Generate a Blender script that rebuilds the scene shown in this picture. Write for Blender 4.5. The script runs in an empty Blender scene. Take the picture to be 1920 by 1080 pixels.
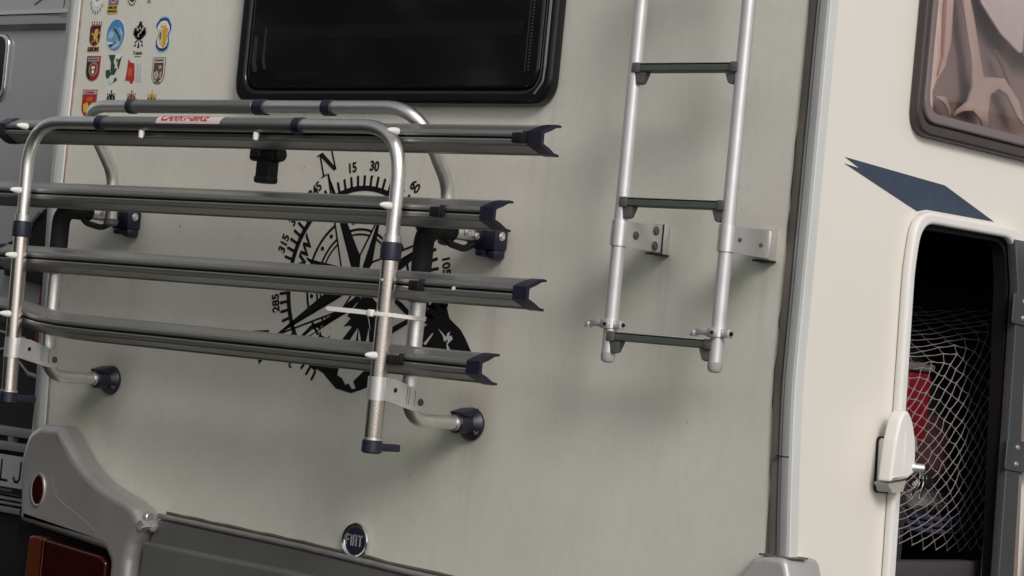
import bpy, bmesh, math, random
from mathutils import Vector, Matrix
random.seed(7)
R = math.radians
scene = bpy.context.scene
COL = scene.collection

# ------------------------------------------------------------------ camera
cam_d = bpy.data.cameras.new('camera'); cam = bpy.data.objects.new('camera', cam_d); COL.objects.link(cam)
yaw, pitch, roll = R(41.5), R(1.6), R(5.5)
fw = Vector((-math.sin(yaw)*math.cos(pitch), math.cos(yaw)*math.cos(pitch), math.sin(pitch)))
r0 = Vector((math.cos(yaw), math.sin(yaw), 0)); u0 = r0.cross(fw)
rt = r0*math.cos(roll) + u0*math.sin(roll); up = -r0*math.sin(roll) + u0*math.cos(roll)
M = Matrix((rt, up, -fw)).transposed().to_4x4(); M.translation = (3.693, -3.718, 1.538)
cam.matrix_world = M
cam_d.sensor_width = 36; cam_d.lens = 4620/1920*36; cam_d.clip_end = 500; cam_d.clip_start = 0.05
scene.camera = cam

# ------------------------------------------------------------------ light: soft overcast sky, veiled sun from the right
SUN_DIR = Vector((1.75, -1.0, 1.25)).normalized()          # towards the sun
world = bpy.data.worlds.new('World'); scene.world = world; world.use_nodes = True
wn, wl = world.node_tree.nodes, world.node_tree.links
bg = wn['Background']
sky = wn.new('ShaderNodeTexSky'); sky.sky_type = 'NISHITA'; sky.sun_disc = False
sky.sun_elevation = math.asin(SUN_DIR.z); sky.sun_rotation = math.atan2(SUN_DIR.x, SUN_DIR.y)
sky.air_density = 1.0; sky.dust_density = 1.2; sky.ozone_density = 1.0
hs = wn.new('ShaderNodeHueSaturation'); hs.inputs['Saturation'].default_value = 0.12
wl.new(sky.outputs[0], hs.inputs['Color']); wl.new(hs.outputs[0], bg.inputs['Color'])
bg.inputs['Strength'].default_value = 0.098
sd = bpy.data.lights.new('sun', 'SUN'); sd.energy = 1.65; sd.angle = R(19); sd.color = (1.0, 0.94, 0.88)
so = bpy.data.objects.new('sun', sd); COL.objects.link(so)
so.rotation_euler = (-SUN_DIR).to_track_quat('-Z', 'Y').to_euler(); so.location = (6, -6, 6)
scene.view_settings.view_transform = 'Standard'; scene.view_settings.look = 'None'
scene.view_settings.exposure = 0.25; scene.view_settings.gamma = 1.0

# ------------------------------------------------------------------ materials
def mat(name, col, rough=.5, metal=0., noise=0., nscale=8., bump=0., bscale=200., coat=0., spec=.5, stretch=None):
    m = bpy.data.materials.new(name); m.use_nodes = True
    n, l = m.node_tree.nodes, m.node_tree.links; b = n['Principled BSDF']
    b.inputs['Base Color'].default_value = (*col, 1); b.inputs['Roughness'].default_value = rough
    b.inputs['Metallic'].default_value = metal; b.inputs['Specular IOR Level'].default_value = spec
    b.inputs['Coat Weight'].default_value = coat; b.inputs['Coat Roughness'].default_value = .08
    tc = n.new('ShaderNodeTexCoord')
    if noise:
        mp = n.new('ShaderNodeMapping'); mp.inputs['Scale'].default_value = stretch or (1, 1, 1)
        l.new(tc.outputs['Object'], mp.inputs[0])
        t = n.new('ShaderNodeTexNoise'); t.inputs['Scale'].default_value = nscale; t.inputs['Detail'].default_value = 8
        l.new(mp.outputs[0], t.inputs['Vector'])
        r = n.new('ShaderNodeMapRange'); r.inputs[1].default_value = .3; r.inputs[2].default_value = .7
        r.inputs[3].default_value = 1-noise; r.inputs[4].default_value = 1+noise*.5; l.new(t.outputs[0], r.inputs[0])
        mx = n.new('ShaderNodeMix'); mx.data_type = 'RGBA'; mx.blend_type = 'MULTIPLY'; mx.inputs[0].default_value = 1
        mx.inputs[6].default_value = (*col, 1); l.new(r.outputs[0], mx.inputs[7]); l.new(mx.outputs[2], b.inputs['Base Color'])
        r2 = n.new('ShaderNodeMapRange'); r2.inputs[3].default_value = min(1, rough*1.25); r2.inputs[4].default_value = rough*.85
        l.new(t.outputs[0], r2.inputs[0]); l.new(r2.outputs[0], b.inputs['Roughness'])
    if bump:
        t2 = n.new('ShaderNodeTexNoise'); t2.inputs['Scale'].default_value = bscale; t2.inputs['Detail'].default_value = 3
        l.new(tc.outputs['Object'], t2.inputs['Vector'])
        bp = n.new('ShaderNodeBump'); bp.inputs['Strength'].default_value = bump; bp.inputs['Distance'].default_value = .002
        l.new(t2.outputs[0], bp.inputs['Height']); l.new(bp.outputs[0], b.inputs['Normal'])
    return m

def panel_mat():
    """aged cream fibreglass with run-off grime, algae smears and painted shadows by the brackets and ladder and small specks"""
    m = mat('rear_fibreglass', (.69, .668, .60), .42, bump=.12, bscale=60)
    n, l = m.node_tree.nodes, m.node_tree.links; b = n['Principled BSDF']
    tc = n.new('ShaderNodeTexCoord')
    def noise(scale, st, det=6):
        mp = n.new('ShaderNodeMapping'); mp.inputs['Scale'].default_value = st; l.new(tc.outputs['Object'], mp.inputs[0])
        t = n.new('ShaderNodeTexNoise'); t.inputs['Scale'].default_value = scale; t.inputs['Detail'].default_value = det
        l.new(mp.outputs[0], t.inputs['Vector']); return t.outputs[0]
    def rng(s, a, b_, c, d):
        r = n.new('ShaderNodeMapRange'); r.inputs[1].default_value = a; r.inputs[2].default_value = b_
        r.inputs[3].default_value = c; r.inputs[4].default_value = d; l.new(s, r.inputs[0]); return r.outputs[0]
    def mix(f, a, col):
        x = n.new('ShaderNodeMix'); x.data_type = 'RGBA'; l.new(f, x.inputs[0])
        if isinstance(a, tuple): x.inputs[6].default_value = (*a, 1)
        else: l.new(a, x.inputs[6])
        x.inputs[7].default_value = (*col, 1); return x.outputs[2]
    def math_(op, a, b_):
        x = n.new('ShaderNodeMath'); x.operation = op
        for i, v in enumerate((a, b_)):
            if isinstance(v, (int, float)): x.inputs[i].default_value = v
            else: l.new(v, x.inputs[i])
        return x.outputs[0]
    c = mix(rng(noise(1.6, (1, 1, .6)), .35, .7, 0, .55), (.69, .668, .60), (.55, .565, .50))
    c = mix(rng(noise(2.6, (1, 1, .7), 4), .48, .75, 0, .32), c, (.56, .50, .47))
    c = mix(rng(noise(5, (3, 1, .22)), .5, .78, 0, .10), c, (.50, .465, .43))
    c = mix(rng(noise(14, (1, 1, 1), 8), .5, .8, 0, .12), c, (.42, .41, .36))
    c = mix(rng(noise(60, (1, 1, .5), 2), .35, .75, 0, .14), c, (.42, .42, .37))
    # drip and algae smears, with soft shadows of brackets and ladder painted in
    sep = n.new('ShaderNodeSeparateXYZ'); l.new(tc.outputs['Object'], sep.inputs[0])
    def smear_shade(x, z, wx, up_, dn, amt, col, slant=0.):
        nonlocal c
        dz = math_('SUBTRACT', sep.outputs[2], z)
        dx = math_('SUBTRACT', math_('SUBTRACT', sep.outputs[0], x), math_('MULTIPLY', dz, slant))
        gx = math_('POWER', math_('MULTIPLY', dx, 1/wx), 2)
        h = math_('MULTIPLY', math_('MINIMUM', dz, 0), 1/dn); g = math_('MULTIPLY', math_('MAXIMUM', dz, 0), 1/up_)
        s = math_('ADD', gx, math_('ADD', math_('POWER', h, 2), math_('POWER', g, 2)))
        e = math_('MULTIPLY', math_('POWER', 2.718, math_('MULTIPLY', s, -1)), amt)
        e = math_('MULTIPLY', e, rng(noise(9, (1.5, 1, .6)), .25, .7, .55, 1.1))
        c = mix(e, c, col)
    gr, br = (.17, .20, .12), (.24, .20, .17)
    smear_shade(.20, 1.33, .10, .04, .06, .45, gr, .9); smear_shade(.33, 1.36, .04, .03, .10, .3, br)  # slanted green: shadow of the rack foot painted in with algae
    smear_shade(-.88, 1.33, .08, .03, .07, .6, gr, .6); smear_shade(-.81, 1.36, .05, .03, .10, .25, br)
    smear_shade(.30, 1.44, .05, .03, .05, .35, br); smear_shade(-.79, 1.44, .06, .03, .05, .25, br)
    smear_shade(-.86, 1.70, .08, .03, .09, .3, gr, .7); smear_shade(-.76, 1.70, .05, .02, .2, .2, br)
    smear_shade(.30, 1.69, .06, .02, .12, .35, gr, .6); smear_shade(.36, 1.70, .03, .02, .3, .2, br)
    smear_shade(.70, 1.70, .07, .04, .12, .5, gr, .6); smear_shade(.95, 1.70, .06, .04, .12, .6, gr, .6)  # soft shadows of the ladder brackets, put into the colour
    for fx, fz in ((.333, 1.395), (-.812, 1.395)): smear_shade(fx, fz, .050, .050, .060, .55, (.20, .17, .15))
    for fx, fz in ((.352, 1.76), (-.79, 1.76), (.785, 1.785), (1.03, 1.785)): smear_shade(fx, fz, .042, .045, .060, .38, (.24, .21, .18))
    for fx, fz, w_, d_, a_ in ((.778, 1.76, .007, .22, .30), (.795, 1.76, .004, .34, .22), (1.022, 1.76, .006, .30, .28), (.362, 1.73, .006, .28, .3), (.345, 1.73, .004, .20, .25), (-.775, 1.73, .006, .26, .3), (-.76, 1.73, .004, .32, .22), (.34, 1.37, .006, .26, .25), (.318, 1.37, .004, .2, .2), (-.80, 1.37, .005, .22, .25), (-.42, 2.04, .006, .30, .2), (.43, 2.04, .007, .34, .25), (.47, 2.05, .004, .5, .2), (.12, 2.04, .005, .26, .15)): smear_shade(fx, fz, w_*1.3, .01, d_*.7, a_*.7, (.27, .25, .20))
    smear_shade(-.3, .95, 1.6, .1, .1, .0, gr); smear_shade(.1, 1.08, 1.5, .42, .2, .24, (.45, .465, .39))
    smear_shade(.66, 2.2, .045, .5, .22, .40, gr, .1); smear_shade(.87, 2.02, .09, .04, .05, .25, gr)  # paints the shadows of the left ladder rail and a rung
    smear_shade(.87, 1.50, .14, .03, .06, .25, gr); smear_shade(-.05, 1.25, .6, .1, .2, .12, gr)
    v = n.new('ShaderNodeTexVoronoi'); v.inputs['Scale'].default_value = 11; l.new(tc.outputs['Object'], v.inputs['Vector'])
    sp = math_('MULTIPLY', rng(v.outputs['Distance'], .025, .045, 1, 0), rng(noise(3, (1, 1, 1)), .42, .55, 0, .85))
    c = mix(sp, c, (.10, .08, .06))
    v2 = n.new('ShaderNodeTexVoronoi'); v2.inputs['Scale'].default_value = 34; l.new(tc.outputs['Object'], v2.inputs['Vector'])
    sp2 = math_('MULTIPLY', rng(v2.outputs['Distance'], .04, .08, 1, 0), rng(noise(5, (1, 1, 1)), .5, .65, 0, .5))
    c = mix(sp2, c, (.25, .22, .18))
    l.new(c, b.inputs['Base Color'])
    return m

MT = dict(
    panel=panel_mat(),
    side=mat('side_gel_coat', (.745, .705, .645), .35, noise=.02, nscale=3, bump=.05, bscale=40),
    white=mat('white_plastic', (.74, .72, .69), .4, noise=.03, nscale=14),
    alu=mat('anodised_aluminium', (.74, .73, .71), .34, 1., noise=.10, nscale=40, bump=.25, bscale=500),
    alu_dull=mat('weathered_aluminium', (.36, .36, .34), .40, 1., noise=.14, nscale=30, bump=.3, bscale=400, stretch=(.2, 1, 1)),
    channel=mat('channel_metal', (.47, .465, .45), .42, 1., noise=.10, nscale=30, bump=.3, bscale=400, stretch=(.15, 1, 1)),
    steel=mat('brushed_stainless', (.60, .53, .49), .22, 1., noise=.15, nscale=60, stretch=(1, 1, .1), bump=.1, bscale=300),
    cast=mat('grey_cast_plastic', (.095, .09, .088), .5, noise=.15, nscale=40),
    ladder=mat('ladder_white_aluminium', (.62, .61, .61), .42, .6, noise=.10, nscale=20),
    tread=mat('ladder_tread', (.085, .095, .08), .55, .3, noise=.1, nscale=50),
    plate=mat('bracket_plate', (.66, .65, .64), .38, .8, noise=.08, nscale=30),
    navy=mat('navy_plastic', (.007, .008, .022), .40, noise=.12, nscale=40),
    black=mat('black_plastic', (.008, .008, .010), .45, spec=.25, noise=.1, nscale=40),
    foam=mat('black_foam', (.009, .009, .010), .7, spec=.2, noise=.2, nscale=60, bump=.5, bscale=300),
    gloss=mat('black_acrylic', (.006, .006, .006), .09, spec=.4, coat=.0),
    blind=mat('window_blind_black', (.008, .008, .008), .12, spec=.4),
    vinyl=mat('black_vinyl', (.006, .006, .008), .35),
    bluevinyl=mat('blue_vinyl', (.028, .045, .078), .4, noise=.1, nscale=30),
    seal=mat('dirty_sealant', (.105, .093, .078), .75, noise=.35, nscale=25, stretch=(1, 1, .3), bump=.5, bscale=60),
    rust=mat('brown_stain_line', (.34, .26, .21), .7, noise=.4, nscale=30),
    trim=mat('trim_profile', (.38, .395, .385), .5, .25, noise=.25, nscale=12, stretch=(1, 1, .2)),
    trimlt=mat('trim_profile_pale', (.60, .60, .585), .5, .0, noise=.1, nscale=10, stretch=(1, 1, .25)),
    bumper=mat('silver_bumper_plastic', (.43, .41, .405), .32, .6, noise=.14, nscale=5, bump=.15, bscale=350),
    bumperdk=mat('grey_bumper_panel', (.135, .135, .132), .42, .3, noise=.12, nscale=6),
    chrome=mat('chrome', (.75, .74, .73), .14, 1.),
    red=mat('red_lens', (.022, .0025, .003), .12, spec=.6, coat=.2),
    orange=mat('orange_lens', (.07, .017, .006), .14, spec=.6),
    rubber=mat('black_rubber', (.008, .008, .008), .6, spec=.25),
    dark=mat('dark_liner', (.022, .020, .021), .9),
    frame=mat('grey_door_frame', (.12, .125, .13), .4, .5, noise=.08, nscale=20),
    beige=mat('beige_door_edge', (.24, .19, .165), .5),
    rope=mat('net_cord', (.24, .22, .22), .8),
    crate=mat('red_crate', (.20, .006, .012), .5, noise=.1),
    lid=mat('grey_lid', (.12, .10, .10), .6),
    vanbody=mat('grey_paint', (.32, .32, .33), .42, .2, noise=.05, nscale=4),
    vandark=mat('black_grille', (.008, .008, .008), .5),
    slat=mat('grille_slat', (.30, .30, .30), .4, .3, noise=.1, nscale=12),
    asphalt=mat('asphalt', (.038, .042, .034), .95, noise=.3, nscale=4),
    unseen_hedge=mat('hedge_leaves', (.030, .050, .018), .6, noise=.5, nscale=3),
    sticker=mat('sticker_white', (.78, .77, .76), .4),
    platewhite=mat('plate_white', (.42, .43, .43), .4),
    cream=mat('reflection_cream', (.62, .46, .40), .8, noise=.15, nscale=10),
)
_pm = {}
def paint(c):
    if c not in _pm: _pm[c] = mat('print_ink', c, .45)
    return _pm[c]

# ------------------------------------------------------------------ object helpers
def thing(name, label, cat, loc, group=None):
    o = bpy.data.objects.new(name, None); o.empty_display_size = .1; COL.objects.link(o); o.location = loc
    o['label'] = label; o['category'] = cat
    if group: o['group'] = group
    return o
def base(p):
    v = Vector((0, 0, 0))
    while p is not None: v = v + p.location; p = p.parent
    return v
def link(name, me, m, parent=None, label=None, smooth=True):
    off = base(parent)
    me.transform(Matrix.Translation(-off))
    o = bpy.data.objects.new(name, me); COL.objects.link(o); o.parent = parent
    if m is not None:
        if len(me.materials): me.materials.clear()
        for x in (m if isinstance(m, (list, tuple)) else [m]): me.materials.append(x)
    if smooth: 
        me.polygons.foreach_set('use_smooth', [True]*len(me.polygons))
        try: me.set_sharp_from_angle(angle=R(32))
        except Exception: pass
    if label: o['label'] = label
    return o
def frombm(bm):
    me = bpy.data.meshes.new('mesh'); bm.normal_update(); bm.to_mesh(me); bm.free(); return me
def join(meshes):
    bm = bmesh.new()
    for k, me in enumerate(meshes):
        n0 = len(bm.faces); bm.from_mesh(me); bm.faces.ensure_lookup_table()
        bpy.data.meshes.remove(me)
    return frombm(bm)
def joinm(pairs):
    """meshes with materials -> one mesh with slots"""
    bm = bmesh.new(); ms = []
    for me, m in pairs:
        if m not in ms: ms.append(m)
        n0 = len(bm.faces); bm.from_mesh(me); bm.faces.ensure_lookup_table()
        for f in bm.faces[n0:]: f.material_index = ms.index(m)
        bpy.data.meshes.remove(me)
    return frombm(bm), ms

MAP = {   # local curve axes -> world
    'R': Matrix(((1, 0, 0), (0, 0, -1), (0, 1, 0))).to_4x4(),      # (x, z, out) on planes facing -y
    'S': Matrix(((0, 0, 1), (1, 0, 0), (0, 1, 0))).to_4x4(),       # (y, z, x)   on planes facing +x
    'T': Matrix(((1, 0, 0), (0, 1, 0), (0, 0, 1))).to_4x4(),       # (x, y, z)   facing up
}
def plate(loops, plane, d0, d1, bevel=0., res=2):
    cu = bpy.data.curves.new('c', 'CURVE'); cu.dimensions = '2D'; cu.fill_mode = 'BOTH'
    if not isinstance(loops[0][0], (tuple, list)): loops = [loops]
    for lp in loops:
        s = cu.splines.new('POLY'); s.points.add(len(lp)-1); s.use_cyclic_u = True
        for p, q in zip(s.points, lp): p.co = (q[0], q[1], 0, 1)
    cu.extrude = max((d1-d0)/2 - bevel, 0); cu.bevel_depth = bevel; cu.offset = -bevel; cu.bevel_resolution = res
    o = bpy.data.objects.new('c', cu); me = bpy.data.meshes.new_from_object(o)
    bpy.data.objects.remove(o); bpy.data.curves.remove(cu)
    me.transform(MAP[plane] @ Matrix.Translation((0, 0, (d0+d1)/2)))
    return me
def fillet(pts, r, seg=6):
    out = []; n = len(pts)
    rr = r if isinstance(r, (list, tuple)) else [r]*n
    for i in range(n):
        p = Vector(pts[i]); a = Vector(pts[i-1]); b = Vector(pts[(i+1) % n])
        va, vb = (a-p), (b-p); ang = va.angle(vb) if va.length and vb.length else math.pi
        if rr[i] <= 0 or ang > 3.1: out.append(tuple(p)); continue
        d = min(rr[i]/math.tan(ang/2), va.length*.49, vb.length*.49)
        s, e = p+va.normalized()*d, p+vb.normalized()*d
        for k in range(seg+1):
            t = k/seg; out.append(tuple((1-t)**2*s + 2*t*(1-t)*p + t*t*e))
    return out
def rect(x0, x1, z0, z1, r=0., seg=6):
    p = [(x0, z0), (x1, z0), (x1, z1), (x0, z1)]
    return fillet(p, r, seg) if r else p
def ellipse(cx, cz, a, b, n=40, rot=0.):
    o = []
    for k in range(n):
        t = 2*math.pi*k/n; x, y = a*math.cos(t), b*math.sin(t)
        o.append((cx+x*math.cos(rot)-y*math.sin(rot), cz+x*math.sin(rot)+y*math.cos(rot)))
    return o
def smoothpath(pts, r, seg=10):
    out = [Vector(pts[0])]
    rr = r if isinstance(r, (list, tuple)) else [r]*len(pts)
    for i in range(1, len(pts)-1):
        p = Vector(pts[i]); va, vb = Vector(pts[i-1])-p, Vector(pts[i+1])-p
        d = min(rr[i]/math.tan(va.angle(vb)/2), va.length*.49, vb.length*.49) if va.angle(vb) < 3.12 else 0
        if d == 0: out.append(p); continue
        s, e = p+va.normalized()*d, p+vb.normalized()*d
        for k in range(seg+1):
            t = k/seg; out.append((1-t)**2*s + 2*t*(1-t)*p + t*t*e)
    out.append(Vector(pts[-1])); return out
def tube(path, rad, seg=24, cap=True, roundend=False):
    path = [Vector(p) for p in path]
    rads = rad if isinstance(rad, (list, tuple)) else [rad]*len(path)
    bm = bmesh.new(); rings = []
    t0 = (path[1]-path[0]).normalized()
    nrm = t0.orthogonal().normalized()
    for i, p in enumerate(path):
        t = (path[min(i+1, len(path)-1)]-path[max(i-1, 0)]).normalized()
        nrm = (nrm - t*nrm.dot(t)).normalized(); bn = t.cross(nrm)
        rings.append([bm.verts.new(p + (nrm*math.cos(a)+bn*math.sin(a))*rads[i]) for a in [2*math.pi*k/seg for k in range(seg)]])
    for a, b in zip(rings, rings[1:]):
        for k in range(seg): bm.faces.new((a[k], a[(k+1) % seg], b[(k+1) % seg], b[k]))
    if cap: bm.faces.new(rings[0][::-1]); bm.faces.new(rings[-1])
    return frombm(bm)
def lathe(prof, p0, ax, seg=28):
    """prof: (distance along ax, radius)"""
    ax = Vector(ax).normalized(); p0 = Vector(p0)
    n = ax.orthogonal().normalized(); b = ax.cross(n); bm = bmesh.new(); rings = []
    for d, r in prof:
        rings.append([bm.verts.new(p0+ax*d+(n*math.cos(a)+b*math.sin(a))*max(r, 1e-5)) for a in [2*math.pi*k/seg for k in range(seg)]])
    for a, c in zip(rings, rings[1:]):
        for k in range(seg): bm.faces.new((a[k], a[(k+1) % seg], c[(k+1) % seg], c[k]))
    bm.faces.new(rings[0][::-1]); bm.faces.new(rings[-1]); bmesh.ops.remove_doubles(bm, verts=bm.verts, dist=2e-5)
    return frombm(bm)
def box(x0, x1, y0, y1, z0, z1, bev=0., seg=2):
    bm = bmesh.new(); bmesh.ops.create_cube(bm, size=1)
    for v in bm.verts: v.co = Vector(((x0+x1)/2+v.co.x*(x1-x0), (y0+y1)/2+v.co.y*(y1-y0), (z0+z1)/2+v.co.z*(z1-z0)))
    if bev: bmesh.ops.bevel(bm, geom=bm.edges[:], offset=bev, segments=seg, affect='EDGES', profile=.5)
    return frombm(bm)
def sweep_profile(prof, stations, ends=True):
    """prof: [(out, z)] ; stations: [(x, dz, tilt, scale)] along x ; out = -y"""
    bm = bmesh.new(); rings = []
    for x, dz, dout in stations:
        rings.append([bm.verts.new((x, -(h+dout), z+dz)) for h, z in prof])
    n = len(prof)
    for a, b in zip(rings, rings[1:]):
        for k in range(n): bm.faces.new((a[k], a[(k+1) % n], b[(k+1) % n], b[k]))
    bm.faces.new(rings[0][::-1]); bm.faces.new(rings[-1])
    bmesh.ops.recalc_face_normals(bm, faces=bm.faces)
    return frombm(bm)
def text(body, size, x, z, plane, d, rot=0., bold=0., sx=1., shear=0., thick=.0004):
    cu = bpy.data.curves.new('t', 'FONT'); cu.body = body; cu.size = size; cu.align_x = 'CENTER'; cu.align_y = 'CENTER'
    cu.extrude = thick; cu.offset = bold; cu.shear = shear; cu.resolution_u = 4
    o = bpy.data.objects.new('t', cu); me = bpy.data.meshes.new_from_object(o)
    bpy.data.objects.remove(o); bpy.data.curves.remove(cu)
    me.transform(MAP[plane] @ Matrix.Translation((x, z, d)) @ Matrix.Rotation(-rot, 4, 'Z') @ Matrix.Diagonal((sx, 1, 1, 1)))
    return me
def bolt(p, ax, r=.006, h=.004):
    return lathe([(0, r*1.5), (h*.3, r*1.5), (h*.3, r), (h, r*.95), (h*1.05, r*.5), (h*.6, r*.45), (h*.6, 0)], p, ax, 16)

# ------------------------------------------------------------------ setting
g = plate(rect(-150, 150, -150, 150), 'T', -.05, 0)
go = link('ground', g, MT['asphalt'], None, 'dark asphalt of the parking lot under the vehicles'); go['kind'] = 'structure'

# unseen leaf rows, left of the photographer: dark for window and metal to mirror
hb = bmesh.new(); rnd = random.Random(3)
for k in range(24000):
    if k < 15000: cx_ = rnd.uniform(-9.5, -1.0); cy_ = -2.9+rnd.gauss(0, .33)+.25*math.sin(cx_*2.1); cz_ = rnd.uniform(0.05, 3.1+.35*math.sin(cx_*1.7))
    else: cx_ = rnd.uniform(-5.5, .25); cy_ = -1.95+rnd.gauss(0, .22)+.12*math.sin(cx_*3.1); cz_ = rnd.uniform(0.03, 1.32+.12*math.sin(cx_*2.7))  # nearer low row, added to darken the lower left of the wall
    c_ = Vector((cx_, cy_, cz_)); s = rnd.uniform(.05, .10)
    a = Vector((rnd.gauss(0, 1), rnd.gauss(0, 1), rnd.gauss(0, 1))).normalized(); b_ = a.orthogonal().normalized()
    b_ = (b_*math.cos(rnd.random()*6)+a.cross(b_)*math.sin(1.3)).normalized(); c2 = a.cross(b_)
    hb.faces.new([hb.verts.new(c_+b_*s), hb.verts.new(c_+c2*s*.5), hb.verts.new(c_-b_*s), hb.verts.new(c_-c2*s*.5)])
unseen_hedge = thing('unseen_hedge', 'unseen dark green leaf rows facing the motorhome rear, low one added to shade it', 'unseen_hedge', (-5.2, -2.9, 0))
link('foliage', frombm(hb), MT['unseen_hedge'], unseen_hedge, smooth=False)['kind'] = 'stuff'
link('stem', join([tube([(x, -2.9, 0), (x+.05, -2.88, 1.4), (x-.05, -2.93, 2.6)], [.05, .035, .012], 8) for x in [-9+.8*i for i in range(10)]]), mat('bark', (.07, .05, .035), .9), unseen_hedge)
# ------------------------------------------------------------------ the motorhome
van = thing('motorhome', 'cream white motorhome seen from the rear corner, bike rack and ladder bolted on', 'motorhome', (0, 2.5, 0))
XS = 1.115
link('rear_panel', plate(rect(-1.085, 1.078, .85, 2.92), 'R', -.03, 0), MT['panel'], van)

win = rect(.29, 1.35, 2.04, 2.75, .05)
door_o = fillet([(.349, .95), (.312, 1.78), (.325, 1.895), (.74, 1.898), (.762, 1.80), (.835, .95)], [0, .4, .075, .075, .3, 0], 8)
door_i = fillet([(.375, .98), (.336, 1.78), (.347, 1.872), (.70, 1.875), (.722, 1.79), (.80, .98)], [0, .4, .06, .06, .3, 0], 8)
door_cut = fillet([(.365, .96), (.327, 1.78), (.34, 1.88), (.72, 1.884), (.742, 1.80), (.82, .96)], [0, .4, .06, .06, .3, 0], 8)
link('side_panel', plate([rect(.018, 5.2, .85, 2.92), door_cut, rect(.31, 1.33, 2.06, 2.73, .05)], 'S', XS-.03, XS), MT['side'], van)
link('roof', box(-1.1, 1.1, .02, 5.2, 2.90, 2.96, .01), MT['side'], van)
link('left_panel', box(-1.115, -1.085, .018, 5.2, .85, 2.92), MT['side'], van)
link('front_panel', box(-1.085, 1.085, 5.17, 5.2, .85, 2.90), MT['side'], van)
link('floor_pan', box(-1.08, 1.08, .02, 5.2, .80, .85), MT['rubber'], van)

# corner trims: sealant, grooved profile, pale outer strip (they flare at the bottom)
def zline(z, x0): return x0 + (.0 if z > 1.55 else (.026*((1.55-z)/.36)**1.3))
def strip(prof, zs, wob=0.):
    """vertical strip; prof: closed [(x, y)]"""
    bm = bmesh.new(); rr = random.Random(11); rings = []
    for z in zs:
        dx = zline(z, 0); w = rr.uniform(-wob, wob)
        rings.append([bm.verts.new((x+dx+(w if i == 0 or i == len(prof)-1 else 0), y, z)) for i, (x, y) in enumerate(prof)])
    n = len(prof)
    for a, b in zip(rings, rings[1:]):
        for k in range(n): bm.faces.new((a[k], a[(k+1) % n], b[(k+1) % n], b[k]))
    bm.faces.new(rings[0][::-1]); bm.faces.new(rings[-1]); bmesh.ops.recalc_face_normals(bm, faces=bm.faces)
    return frombm(bm)
ZS = [1.2+.03*i for i in range(58)]
tr = link('corner_trim', strip([(1.088, -.001), (1.090, -.009), (1.095, -.011), (1.0955, -.008), (1.098, -.008), (1.0985, -.0125), (1.106, -.0135), (1.112, -.0125), (1.1125, -.002), (1.090, .004)], ZS), MT['trim'], van, 'grooved grey metal corner trim on the right rear edge')
link('sealant', strip([(1.066, -.001), (1.069, -.005), (1.082, -.0055), (1.0895, -.003), (1.089, -.0008)], ZS, .0035), MT['seal'], tr)
link('edge_strip', strip([(1.1128, -.0115), (1.1195, -.0110), (1.1208, -.0095), (1.1208, .0135), (1.1198, .0148), (1.1155, .0148), (1.1155, .004), (1.1128, .002)], ZS), MT['trimlt'], tr)
link('stain_line', strip([(1.1152, .0148), (1.1168, .0150), (1.1168, .0172), (1.1152, .0175)], ZS, .0006), MT['rust'], tr)
link('joint', join([box(1.093, 1.1215, -.0142, -.008, 1.405, 1.4065), box(1.1135, 1.1235, -.0105, .0125, 1.405, 1.4065)]), MT['rubber'], tr)
def strip_left(prof, zs, wob=0.):
    me = strip([(x, y) for x, y in prof], zs, wob)
    for v in me.vertices:
        z = v.co.z
        v.co.x += -zline(z, 0)*1.0 + (.030*(1-min(1, max(0, (z-1.25)/.55))) if z < 1.8 else 0) + zline(z, 0)*0
    return me
ZL = [1.25+.03*i for i in range(57)]
tl = link('corner_trim', strip_left([(-1.108, .02), (-1.1085, -.004), (-1.106, -.010), (-1.103, -.0112), (-1.1025, -.008), (-1.1005, -.008), (-1.0995, -.0115), (-1.095, -.012), (-1.090, -.011), (-1.090, .003)], ZL), MT['trim'], van, 'slim grey metal corner trim on the left rear edge')
link('edge_strip', strip_left([(-1.0895, .001), (-1.089, -.008), (-1.082, -.009), (-1.068, -.0065), (-1.0665, .001)], ZL), MT['trimlt'], tl)
link('sealant', strip_left([(-1.066, -.0005), (-1.0655, -.003), (-1.061, -.0032), (-1.060, -.0005)], ZL, .0015), MT['rust'], tl)

# --- rear window
wf = link('rear_window', plate([rect(-.458, .480, 2.045, 2.70, .055, 8), rect(-.425, .445, 2.075, 2.67, .045, 8)], 'R', 0, .030, .009, 3), mat('glossy_black_frame', (.006, .006, .007), .22, spec=.35), van, 'black tinted rear window with rounded corners')
link('pane', plate(rect(-.4235, .4435, 2.0765, 2.6685, .045, 8), 'R', .006, .027, .008, 3), MT['gloss'], wf)
link('bright_edge', join([tube([(.462, -.0312, z) for z in (2.12, 2.4, 2.62)], .0028, 8), tube(smoothpath([(.462, -.0312, 2.12), (.460, -.0312, 2.09), (.44, -.0312, 2.066)], .02), .0022, 8)]), mat('mauve_edge_seal', (.16, .135, .145), .35), wf)
link('blind_edge', join([box(.412, .4175, -.0285, -.0272, 2.115+.0066*i, 2.1185+.0066*i) for i in range(78)]), paint((.028, .027, .028)), wf)
link('blind_edge', join([box(.4045, .4065, -.0285, -.0272, 2.11, 2.63)]), paint((.02, .02, .02)), wf)
for x0, x1, z0, z1 in [(-.405, -.396, 2.115, 2.195), (-.372, -.369, 2.12, 2.215)]:
    link('latch', plate(fillet([(x0, z1), (x1, z1), (x1+.001, z0+.02), (x1+.008, z0), (x0+.006, z0), (x0-.002, z0+.02)], .004), 'R', .027, .0295), paint((.018, .017, .017)), wf)
link('blind_slat', plate(rect(-.38, .39, 2.1865, 2.216, .004), 'R', .0265, .0276), MT['blind'], wf)  # faint near-black blind bands
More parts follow.
